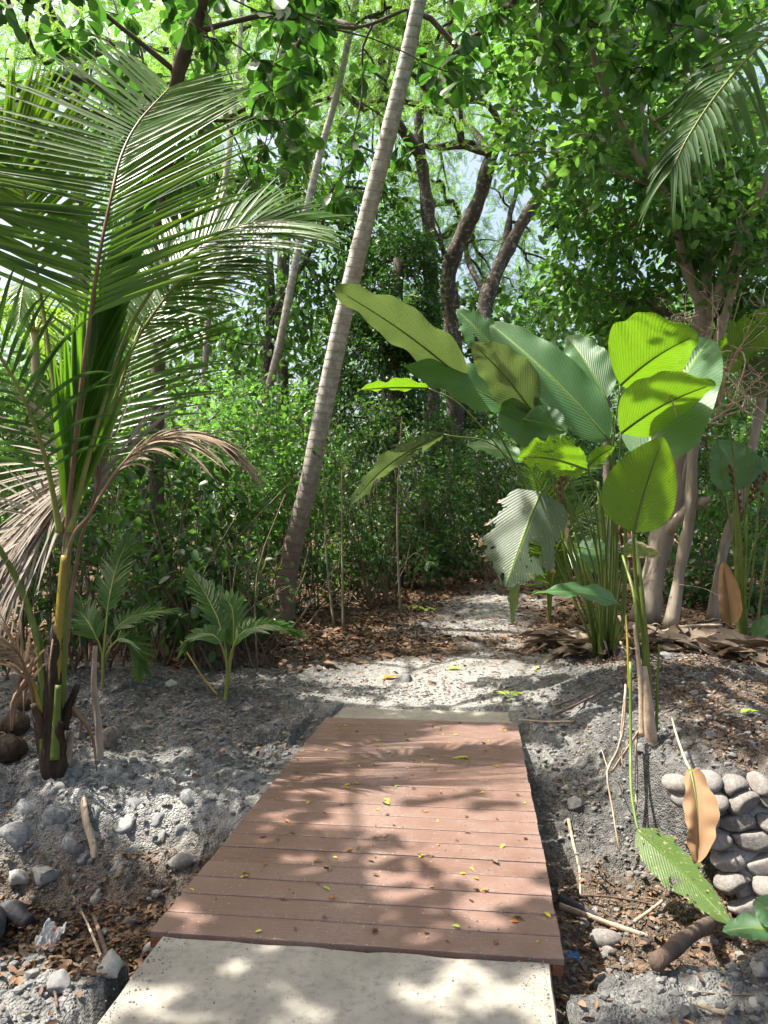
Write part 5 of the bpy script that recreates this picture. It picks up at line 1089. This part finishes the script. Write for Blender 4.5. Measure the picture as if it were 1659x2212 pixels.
# dead stalks hanging beside it
for pts, wd in [([(1352, 1480, E1 - .1), (1348, 1560, E1 - .2), (1335, 1620, E1 - .3), (1312, 1670, E1 - .4), (1322, 1740, E1 - .5), (1338, 1840, E1 - .65)], .028), ([(1350, 1500, E1 - .12), (1342, 1590, E1 - .25), (1345, 1660, E1 - .35)], .022), ([(1375, 1600, E1 - .15), (1372, 1690, E1 - .3), (1375, 1740, E1 - .4)], .018), ([(1415, 1600, E1 - .05), (1420, 1680, E1 - .2), (1408, 1740, E1 - .35)], .018), ([(1380, 1580, E1), (1340, 1640, E1 - .2), (1318, 1665, E1 - .25), (1300, 1620, E1)], .014)]:
    g = Geo(); tube(g, spline(DP(pts), 16), wd * np.linspace(1, .7, 16), 6, True, .28, .2, int(wd * 1000)); obj("dead_stalk", g, M_SHEATH, A1, True, O1)
# far clump at the side with flower spikes
O3 = G(1606, 1378); E3 = O3[1]; A3 = thing("paddle_leaf_plant", "paddle plant carrying dark brown flower spikes above the leaf heap", "plant", O3, LV)
for (bu, tu, hw, th, mt, sd, kw) in [((1566, 800, E3 - .6), (1700, 668, E3 - 1.2), 52, -50, M_CALB, 441, dict(tear=.25)), ((1612, 852, E3 - .3), (1720, 770, E3 - .9), 46, -45, M_CALT, 442, dict(tear=.1)), ((1606, 1056, E3), (1548, 950, E3 + .2), 52, 22, M_CAL, 443, dict()), ((1640, 1060, E3), (1700, 990, E3), 44, 30, M_CAL, 444, dict()), ((1536, 868, E3), (1562, 838, E3 + .1), 16, 20, M_CAL, 445, dict(roll=.6))]:
    p = paddle(A3, O3, bu, tu, hw, th, mt, sd, **kw); stalk(A3, O3, [O3 - [0, 0, .05], (O3 + p) / 2 + [.03, 0, .05], p], .018, .008)
for pts, ra, rb in [([(1600, 1385, E3), (1592, 1250, E3), (1588, 1130, E3), (1582, 1060, E3)], .036, .014), ([(1612, 1385, E3), (1604, 1250, E3), (1598, 1150, E3), (1590, 1060, E3)], .036, .014), ([(1632, 1400, E3 - .1), (1645, 1270, E3 - .1), (1665, 1130, E3 - .1)], .022, .012), ([(1606, 1300, E3), (1625, 1190, E3), (1662, 1120, E3)], .016, .010)]:
    stalk(A3, O3, DP(pts), ra, rb)
for (bu, tu) in [((1590, 1075, E3), (1578, 1005, E3)), ((1622, 1085, E3), (1632, 1025, E3)), ((1632, 1065, E3), (1640, 1005, E3)), ((1648, 1070, E3), (1655, 1020, E3)), ((1600, 1120, E3), (1594, 1060, E3))]:
    spike(A3, O3, P(*bu), P(*tu), 9, .03)
paddle(A3, O3, (1578, 1350, E3 - .2), (1562, 1215, E3 - .1), 20, 10, M_DRYLEAF, 446, fold=.9, roll=.8, lab="folded dry pinkish brown leaf standing at the clump's foot")
paddle(A3, O3, (1625, 1375, E3 - .3), (1700, 1330, E3 - .4), 18, 55, M_CAL, 447, lab="pale leaf lying on the ground")
# twig lying on the bright leaf
g = Geo(); tube(g, spline(DP([(1446, 832, 5.85), (1451, 862, 5.82), (1462, 900, 5.8)]), 8), np.linspace(.006, .005, 8), 5); solo("twig", g, M_DRIFT, "short bent twig lying across the bright lime paddle leaf", "twig", "twigs and sticks")
# ------------------------------------------------------------------ sticks, logs, fallen leaves, person
def stick(label, pts, ra, rb, mat, flat=1.0, jit=.08, name="stick", cat="stick", sides=8, n=18):
    g = Geo(); tube(g, spline(pts, n), np.linspace(ra, rb, n), sides, True, flat, jit, int(abs(pts[0][0]) * 997) % 1000)
    return solo(name, g, mat, label, cat, "twigs and sticks")
def gr(u, v, dz=0): return G(u, v, dz)
stick("pale stick standing upright in the ashy bank beside the coconut palm", [gr(216, 1638) - [0, 0, .05], P(212, 1560, gr(216, 1638)[1]), P(203, 1480, gr(216, 1638)[1] + .02), P(206, 1395, gr(216, 1638)[1] + .05)], .027, .015, M_DRIFT)
a = gr(213, 1868, .03); stick("weathered slab of driftwood leaning on the old revetment", [a + [0, -.06, .02], P(200, 1820, a[1] - .02), P(185, 1770, a[1] + .06), P(180, 1732, a[1] + .14)], .035, .042, M_DRIFT, .45, .22, "driftwood", "driftwood", 12, 26)
a = gr(-30, 2030, .05); stick("curved dark log end jutting from the ditch's edge", [gr(-60, 2080, .05), P(-10, 1990, a[1] + .1), P(30, 1975, a[1] + .1), P(62, 2000, a[1] + .05)], .10, .05, M_DARKWOOD, .8, .15, "log", "log", 10)
stick("reddish bare twig propped against the near sandy bank", [gr(235, 2082, .01), gr(205, 2030, .10), gr(192, 2012, .14)], .010, .008, M_LOG)
stick("thin grey twig beside the reddish one in the ditch", [gr(222, 2085, .01), gr(185, 2030, .10), gr(158, 1998, .15)], .006, .005, M_DRIFT)
stick("bent dark twig lying on the sandy near bank", [gr(92, 2142, .01), gr(115, 2155, .015), gr(124, 2190, .01)], .006, .004, M_LOG)
stick("rotting brown log lying on the near bank", [gr(1420, 2105, .035), (gr(1420, 2105, .035) + gr(1535, 2022, .05)) / 2 + [0, 0, .008], gr(1535, 2022, .05)], .030, .036, M_LOG, .95, .10, "log", "log", 10)
stick("small forked grey twig on the near bank, longer arm", [gr(1510, 2185, .01), gr(1545, 2200, .02), gr(1570, 2212, .02)], .008, .007, M_DRIFT)
stick("small forked grey twig on the near bank, shorter arm", [gr(1590, 2180, .02), gr(1570, 2200, .02), gr(1562, 2212, .02)], .007, .007, M_DRIFT)
stick("split grey palm stalk lying along the ditch below the deck", [gr(1205, 1948, .02), gr(1260, 1980, .03), gr(1330, 2015, .02), gr(1405, 2050, .02)], .030, .018, M_DARKWOOD, .35, .15, "palm_stalk", "palm stalk")
stick("brown palm stalk lying beside the split grey one", [gr(1208, 1965, .02), gr(1300, 2000, .025), gr(1400, 2038, .03)], .020, .012, M_SHEATH, .4, .15, "palm_stalk", "palm stalk")
stick("thin reddish branch across the ditch", [gr(1225, 1945, .03), gr(1320, 1955, .04), gr(1420, 1975, .05)], .008, .006, M_LOG)
stick("twig lying in the leaf litter of the ditch", [gr(1370, 2002, .02), gr(1410, 1980, .04), gr(1435, 1965, .05)], .010, .008, M_DRIFT)
stick("bleached root trailing down the bank beside the boardwalk", [gr(1228, 1775, .01), gr(1238, 1830, .015), gr(1252, 1890, .015), gr(1254, 1940, .01)], .012, .006, M_DRIFT)
stick("straw coloured stalk poking over the boardwalk's edge", [gr(1122, 1572, .03), gr(1180, 1568, .03), gr(1240, 1567, .02)], .007, .005, M_SHEATH)
stick("brown stalk slanting over the bank below the near paddle plant", [gr(1190, 1555, .02), gr(1260, 1525, .03), gr(1330, 1490, .04)], .011, .008, M_LOG)
stick("thinner twig above the brown slanting stalk", [gr(1200, 1530, .02), gr(1250, 1510, .02), gr(1290, 1480, .03)], .008, .005, M_TWIG)
stick("curved yellow seedling stalk lying on the ashy bank", [gr(470, 1508, .02), P(440, 1465, gr(470, 1508)[1] + .1), P(410, 1420, gr(470, 1508)[1] + .3), P(390, 1385, gr(470, 1508)[1] + .5)], .008, .008, M_STEMY)
stick("stick leaning in the leaf litter by the sapling poles", [gr(665, 1352, .02), gr(700, 1320, .1), P(748, 1284, 10.6)], .014, .010, M_DRIFT)
stick("long dead trunk lying beyond the near paddle plant", [gr(1150, 1388, .03), gr(1230, 1378, .05), gr(1330, 1372, .08)], .05, .055, M_DARKWOOD, .9, .12, "fallen_branch", "branch")
stick("fallen branch beside the long dead trunk", [gr(1160, 1396, .02), gr(1240, 1392, .03), gr(1300, 1384, .05)], .035, .03, M_LOG, .9, .12, "fallen_branch", "branch")
stick("grey branch lying among the dead paddle leaves", [gr(1400, 1385, .05), gr(1480, 1372, .1), gr(1560, 1368, .1)], .035, .02, M_DRIFT, .9, .1, "fallen_branch", "branch")
stick("grass stem strung between the slim trunks", [P(1466, 1262, 10.4), P(1530, 1275, 10.2), P(1600, 1320, 9.8)], .004, .004, M_DRIFT)
for k in range(26):
    u, v = rng.uniform(1400, 1660), rng.uniform(1345, 1400); a = gr(u, v, .04); e = a + np.array([rng.uniform(-.5, .5), rng.uniform(-.25, .25), 0]); e[2] = gz(e[0], e[1]) + .06
    g = Geo(); tube(g, spline([a, (a + e) / 2 + [0, 0, .05], e], 7), np.linspace(.014, .006, 7), 5, True, .6); solo("stalk", g, M_DRIFT, "dry stalk strewn over the heap of dead paddle leaves", "stalk", "dry stalks of the leaf heap")
for k in range(60):
    x, y = rng.uniform(-2.8, 3.2), rng.uniform(2.2, 8.5); s, t = deck_st(x, y)
    if -3 < s < DECK_L + .5 and -.1 < t < DECK_W + .1: continue
    L = rng.uniform(.08, .3); an = rng.uniform(0, 6.28); p = [np.array([x + math.cos(an) * f * L, y + math.sin(an) * f * L, 0]) for f in (-.5, 0, .5)]
    for q_ in p: q_[2] = gz(q_[0], q_[1]) + .008
    p[1][:2] += rng.normal(0, .015, 2); g = Geo(); tube(g, spline(p, 7), np.linspace(.004, .002, 7), 5); solo("twig", g, M_TWIG, "thin brown twig fallen on the banks", "twig", "thin twigs fallen on the banks")
# coconut husk
p = gr(236, 1612); g = Geo(); V = IV3 * (1 + .12 * n3(IV3, 4, 9))[:, None] * np.array([.055, .05, .075]) ; g.add(V + p + [0, 0, .05], IF3); solo("coconut_husk", g, M_HUSK, "fibrous grey coconut husk at the foot of the standing stick", "coconut husk")
for (u, v, s_, lab) in [(30, 1580, .11, "big dark coconut husk at the edge beside the palm's foot"), (15, 1640, .12, "dark lumpy husk below the other one beside the palm's foot"), (60, 1530, .09, "shadowy husk behind the palm's dead stalks")]:
    p = gr(u, v); g = Geo(); V = IV3 * (1 + .2 * n3(IV3, 3, int(u)))[:, None] * np.array([s_, s_ * .9, s_ * .8]); g.add(V + p + [0, 0, s_ * .4], IF3); solo("coconut_husk", g, M_FIBRE, lab, "coconut husk")
# plastic bag scrap
m_, t_, N_, L_ = newmat("clear_plastic"); tc_ = N_.new("ShaderNodeTexCoord"); nn_ = noise(N_, L_, tc_.outputs["Object"], 14, 3)
pr = princ(N_, L_, ramp(N_, L_, nn_, [(.40, (.55, .58, .62)), (.56, (.6, .6, .62)), (.64, (.5, .14, .10))]), .2, None, .6); pr.inputs["Alpha"].default_value = .75; out(N_, L_, pr.outputs[0])
p = gr(108, 2040, .03); gx_, gy_ = np.meshgrid(np.linspace(-1, 1, 14), np.linspace(-1, 1, 14)); zz = .06 * fbm(gx_ * 2.2 + 4, gy_ * 2.2, 91, 3)
g = Geo(); i = np.arange(13)[:, None] * 14 + np.arange(13)[None]; g.add(np.stack([gx_ * .055 + p[0], gy_ * .085 + p[1], zz + p[2] + .01 + .25 * (gy_ * .085)], -1).reshape(-1, 3), np.stack([i, i + 1, i + 15, i + 14], -1).reshape(-1, 4)); solo("plastic_wrapper", g, m_, "crumpled clear plastic wrapper with red print in the ditch litter", "wrapper", smooth=False)
g = Geo(); p = gr(1228, 2072, .02); gx2 = gx_ * .05; g.add(np.stack([gx2 + p[0], gy_ * .02 + p[1], zz * .6 + p[2]], -1).reshape(-1, 3), np.stack([i, i + 1, i + 15, i + 14], -1).reshape(-1, 4)); solo("plastic_scrap", g, simplemat("blue_plastic", (.05, .16, .38), (.08, .22, .45), 20, .35), "small scrap of blue plastic under the boardwalk's near corner", "plastic scrap", smooth=False)

# fallen leaves on deck, apron and path
def curl_leaf(name, mat, seed, T=T_OVAL, curl=.5):
    V, F3, F4 = T; V = V.copy(); r = np.random.default_rng(seed); V[:, 2] = V[:, 2] * 1.2 + curl * V[:, 0] ** 2 + .22 * curl * (V[:, 1] - .5) ** 2; V[:, 1] -= .5; V[:, 2] += .03
    return mesh_from(name, V, {3: F3, 4: F4}, mat)
YM = [curl_leaf("fallen_leaf", M_YEL, k, T_OVAL, .3 + .5 * k) for k in range(3)]; OM = [curl_leaf("fallen_leaf", M_ORA, k, T_OVAL, .5 + .6 * k) for k in range(3)]; LM_ = [curl_leaf("fallen_leaf", M_LIME, k, T_OVAL, .3 + .5 * k) for k in range(2)]; BM = [curl_leaf("fallen_leaf", M_LITTER, k, T_OVAL, 1 + .8 * k) for k in range(3)]
LABS = {"y": "small yellow fallen leaf lying on the boardwalk planks", "o": "small orange fallen leaf lying on the boardwalk planks", "b": "small shrivelled brown leaf lying on the boardwalk planks", "l": "small pale green fallen leaf lying on the boardwalk planks"}
MS = {"y": YM, "o": OM, "b": BM, "l": LM_}
def drop_leaf(x, y, z, kind, size, label, group, rot=None):
    me = MS[kind][int(rng.integers(len(MS[kind])))]; o = link(bpy.data.objects.new("fallen_leaf", me)); o.location = (float(x), float(y), float(z)); o.scale = (size * .85, size, size)
    o.rotation_euler = (float(rng.normal(0, .08)), float(rng.normal(0, .08)), float(rng.uniform(0, 6.28) if rot is None else rot)); tag(o, label, "leaf", group)
for k in range(135):
    s, t = rng.uniform(.02, DECK_L - .02), rng.uniform(.02, DECK_W - .03); x, y = deck_xy(s, t); kd = str(rng.choice(["y", "o", "b", "l"], p=[.36, .18, .38, .08]))
    drop_leaf(x, y, .003, kd, rng.uniform(.022, .042), LABS[kd], "small fallen leaves on the planks")
for k in range(46):
    s, t = rng.uniform(-1.0, -.02), rng.uniform(.08, 1.42); x, y = deck_xy(s, t); kd = str(rng.choice(["y", "o", "b", "l"], p=[.34, .2, .34, .12]))
    drop_leaf(x, y, -.024, kd, rng.uniform(.018, .034), LABS[kd].replace("boardwalk planks", "near concrete apron"), "small fallen leaves on the concrete")
for k in range(120):
    x, y = rng.uniform(-2.8, 3.2), rng.uniform(2.0, 10); s, t = deck_st(x, y)
    if -3 < s < DECK_L + .5 and -.05 < t < DECK_W + .05: continue
    kd = str(rng.choice(["y", "o", "l"], p=[.45, .3, .25])); drop_leaf(x, y, gz(x, y) + .012, kd, rng.uniform(.02, .04), LABS[kd].replace("boardwalk planks", "grey soil of the banks"), "small bright fallen leaves on the soil")
def big_leaf(u, v, mat, L, rot, label, curl=.8, T=T_OBOV, dz=.02, wid=1.0):
    p = gr(u, v, dz) if dz < .5 else None; o = link(bpy.data.objects.new("fallen_leaf", curl_leaf("fallen_leaf", mat, int(u), T, curl))); o.location = tuple(float(c) for c in p); o.scale = (L * wid, L, L); o.rotation_euler = (.05, -.05, rot); tag(o, label, "leaf", "large fallen leaves")
big_leaf(712, 1440, M_LITTER, .22, 1.2, "curled brown dead leaf on the gravel edge beyond the boardwalk", 1.2)
big_leaf(846, 1466, M_ORA, .17, 1.8, "tan dead leaf on the sunlit gravel path", .6)
big_leaf(985, 1447, M_LIME, .16, 1.5, "yellow green leaf on the edge of the brown leaf band", .5)
big_leaf(1160, 1447, M_YEL, .09, .5, "bright yellow leaf at the side of the gravel path", .8)
big_leaf(645, 1325, M_SHEATH, .26, 1.0, "pale dead leaf leaning on the litter by the sapling poles", .8)
big_leaf(1620, 1545, M_LIME, .13, 1.4, "yellowish leaf on the sunlit bank behind the cobble wall", .5)
def flat_leaf(s, t, z, mat, L, rot, label, curl=.7, wid=.9, T=T_OBOV):
    x, y = deck_xy(s, t); o = link(bpy.data.objects.new("fallen_leaf", curl_leaf("fallen_leaf", mat, int(L * 1000), T, curl))); o.location = (float(x), float(y), z); o.scale = (L * wid, L, L); o.rotation_euler = (.05, -.05, rot); tag(o, label, "leaf", "large fallen leaves")
flat_leaf(-.33, .50, -.02, M_LITTERG, .085, .8, "curled grey brown leaf casting a shadow on the near concrete", 1.6)
flat_leaf(-.50, .30, -.02, M_YEL, .045, 1.8, "yellow leaf of a touching pair on the near concrete", .5)
flat_leaf(-.49, .275, -.02, M_LIME, .05, 1.5, "green and yellow leaf of a touching pair on the near concrete", .5)
flat_leaf(2.35, 1.10, .006, M_LIME, .13, 1.6, "long pale green torn leaf on the middle of the planks", .4, .5, T_LANCE)
flat_leaf(1.45, .72, .006, M_LIME, .075, .4, "ragged green leaf scrap on the planks", .9)
flat_leaf(.76, 1.30, .006, M_LITTERG, .055, .4, "curled two toned seed pod leaf on the sunlit planks", 2.4)
# small green sprig and pale sapling
p = gr(1100, 1512); g = Geo(); a_ = np.linspace(0, 6, 8); leaves(g, T_OVAL, p + np.c_[np.cos(a_) * .03, np.sin(a_) * .03, np.full(8, .04)], np.c_[np.cos(a_), np.sin(a_), np.full(8, .3)], np.tile([0, 0, 1.0], (8, 1)), .09); tube(g, [p, p + [0, 0, .025], p + [0, 0, .05]], .004, 5); solo("sprout", g, M_LIME, "tiny light green sprout at the corner of the far apron", "sprout")
p = gr(902, 1378); root = thing("sapling", "knee high sapling with pale sunlit leaflets standing in the leaf litter", "sapling", p, "thin saplings"); tp = P(902, 1312, p[1]); g = Geo(); tube(g, spline([p, P(896, 1340, p[1]), tp], 8), np.linspace(.012, .006, 8), 6); obj("stem", g, M_POLE, root, True, p)
g = Geo(); k_ = 12; a_ = np.linspace(0, 6.0, k_); leaves(g, T_OVAL, tp + np.c_[np.linspace(-.1, .13, k_), np.zeros(k_), .02 * np.sin(a_)], np.c_[np.cos(a_ * 2), np.sin(a_ * 2), np.full(k_, -.1)], np.tile([0, 0, 1.0], (k_, 1)), .11); obj("foliage", g, M_LIME, root, True, p)
# dry brown paddle leaf lying over the cobble wall
V0 = [(1490, 1664), (1500, 1700), (1503, 1760), (1500, 1820), (1508, 1862)]
dl = thing("dry_paddle_leaf", "big curled tan dead leaf draped down the cobble wall", "leaf", P(1500, 1760, 4.2), "large fallen leaves")
paddle(dl, P(1500, 1760, 4.2), (1492, 1662, 4.16), (1506, 1864, 3.92), 27, 25, M_DRYLEAF, 501, arch=.10, fold=.6, roll=.5, wave=.05, profile=lambda t: np.clip(np.sin(np.pi * np.clip(t, .02, 1) ** .9), 0, 1) ** .7, name="blade"); 
g = Geo(); tube(g, spline(DP([(1492, 1664, 4.16), (1480, 1640, 4.3), (1462, 1590, 4.6), (1450, 1545, 4.9)]), 12), np.linspace(.008, .006, 12), 6); obj("stem", g, M_SHEATH, dl, True, P(1500, 1760, 4.2))
gl = thing("green_ground_plant", "glossy green broad leaves rising from behind the near bank", "plant", gr(1640, 2000))
oo = np.array(gl.location)
for (bu, tu, hw, th, sd) in [((1668, 2010, 3.1), (1560, 2012, 3.15), 26, 45, 511), ((1690, 1990, 3.1), (1628, 1945, 3.2), 34, 30, 512)]:
    paddle(gl, oo, bu, tu, hw, th, M_CAL, sd, arch=.08)
paddle(gl, oo, (1675, 1440, 6.6), (1590, 1446, 6.4), 14, 60, M_CAL, 513) if False else None

# person walking beyond the plants
pp = P(1368, 1262, 15.6); pp[2] = gz(pp[0], pp[1])
m_, t_, N_, L_ = newmat("skin"); out(N_, L_, princ(N_, L_, (.22, .11, .065), .5).outputs[0]); M_SKIN = m_
M_SHORTS = simplemat("blue_denim", (.10, .17, .27), (.16, .25, .37), 30, .8); M_SHIRT = simplemat("maroon_shirt", (.12, .03, .03), (.18, .05, .045), 20, .8); M_HAIR = simplemat("dark_hair", (.015, .01, .008), (.03, .02, .015), 60, .5)
pe = thing("person", "person in blue shorts walking away, half hidden behind the paddle plant", "person", pp)
def skin_obj(name, joints, edges, mat, parent, sub=2):
    me = bpy.data.meshes.new(name); me.from_pydata([j[0] for j in joints], edges, []); o = link(bpy.data.objects.new(name, me), parent)
    md = o.modifiers.new("skin", 'SKIN'); md.use_smooth_shade = True
    for k, j in enumerate(joints): me.skin_vertices[0].data[k].radius = j[1]
    me.skin_vertices[0].data[0].use_root = True; s = o.modifiers.new("sub", 'SUBSURF'); s.levels = sub; s.render_levels = sub; me.materials.append(mat); return o
J = [((0, 0, .93), (.14, .10)), ((0, .01, 1.12), (.13, .09)), ((0, .02, 1.32), (.16, .10)), ((0, .02, 1.42), (.07, .06)), ((0, .01, 1.50), (.05, .055)), ((0, 0, 1.57), (.075, .09)), ((0, 0, 1.66), (.06, .075)),
     ((-.10, 0, .86), (.085, .085)), ((-.11, .10, .48), (.055, .058)), ((-.11, -.02, .09), (.035, .038)), ((-.12, .10, .03), (.035, .022)), ((.10, 0, .86), (.085, .085)), ((.11, -.02, .47), (.055, .058)), ((.11, -.22, .13), (.035, .038)), ((.11, -.14, .03), (.035, .022)),
     ((-.20, .02, 1.36), (.055, .05)), ((-.25, -.06, 1.10), (.04, .04)), ((-.24, .06, .88), (.03, .03)), ((.20, .02, 1.36), (.055, .05)), ((.25, .02, 1.10), (.04, .04)), ((.24, .16, .90), (.03, .03))]
Eg = [(0, 1), (1, 2), (2, 3), (3, 4), (4, 5), (5, 6), (0, 7), (7, 8), (8, 9), (9, 10), (0, 11), (11, 12), (12, 13), (13, 14), (2, 15), (15, 16), (16, 17), (2, 18), (18, 19), (19, 20)]
nj = len(J)
for sx, w0 in ((-1, 17), (1, 20)):
    wpos = np.array(J[w0][0])
    for k in range(5):
        bx = wpos + np.array([(k - 2) * .012 if k else -sx * .03, .012 * (k - 2), -.04 if k else -.03]); tipp = bx + np.array([0 if k else -sx * .02, .01, -.075 + .008 * abs(k - 2) if k else -.04])
        J.append((tuple(bx), (.010, .010))); J.append((tuple(tipp), (.007, .007))); Eg += [(w0, len(J) - 2), (len(J) - 2, len(J) - 1)]
skin_obj("body", J, Eg, M_SKIN, pe)
skin_obj("shorts", [((0, 0, .95), (.155, .118)), ((0, 0, .88), (.16, .12)), ((-.10, .01, .80), (.10, .10)), ((-.11, .06, .60), (.085, .09)), ((.10, 0, .80), (.10, .10)), ((.11, -.01, .60), (.085, .09))], [(0, 1), (1, 2), (2, 3), (1, 4), (4, 5)], M_SHORTS, pe)
skin_obj("shirt", [((0, 0, .96), (.16, .12)), ((0, .01, 1.14), (.15, .108)), ((0, .02, 1.33), (.178, .118)), ((0, .02, 1.41), (.08, .07)), ((-.20, .02, 1.35), (.075, .068)), ((-.235, -.02, 1.20), (.062, .06)), ((.20, .02, 1.35), (.075, .068)), ((.235, .02, 1.20), (.062, .06))], [(0, 1), (1, 2), (2, 3), (2, 4), (4, 5), (2, 6), (6, 7)], M_SHIRT, pe)
g = Geo(); V = IV3 * np.array([.088, .105, .10]); V = V[:]; g.add(V + [0, -.012, 1.655], IF3); obj("hair", g, M_HAIR, pe)
pe.rotation_euler = (0, 0, -.5)
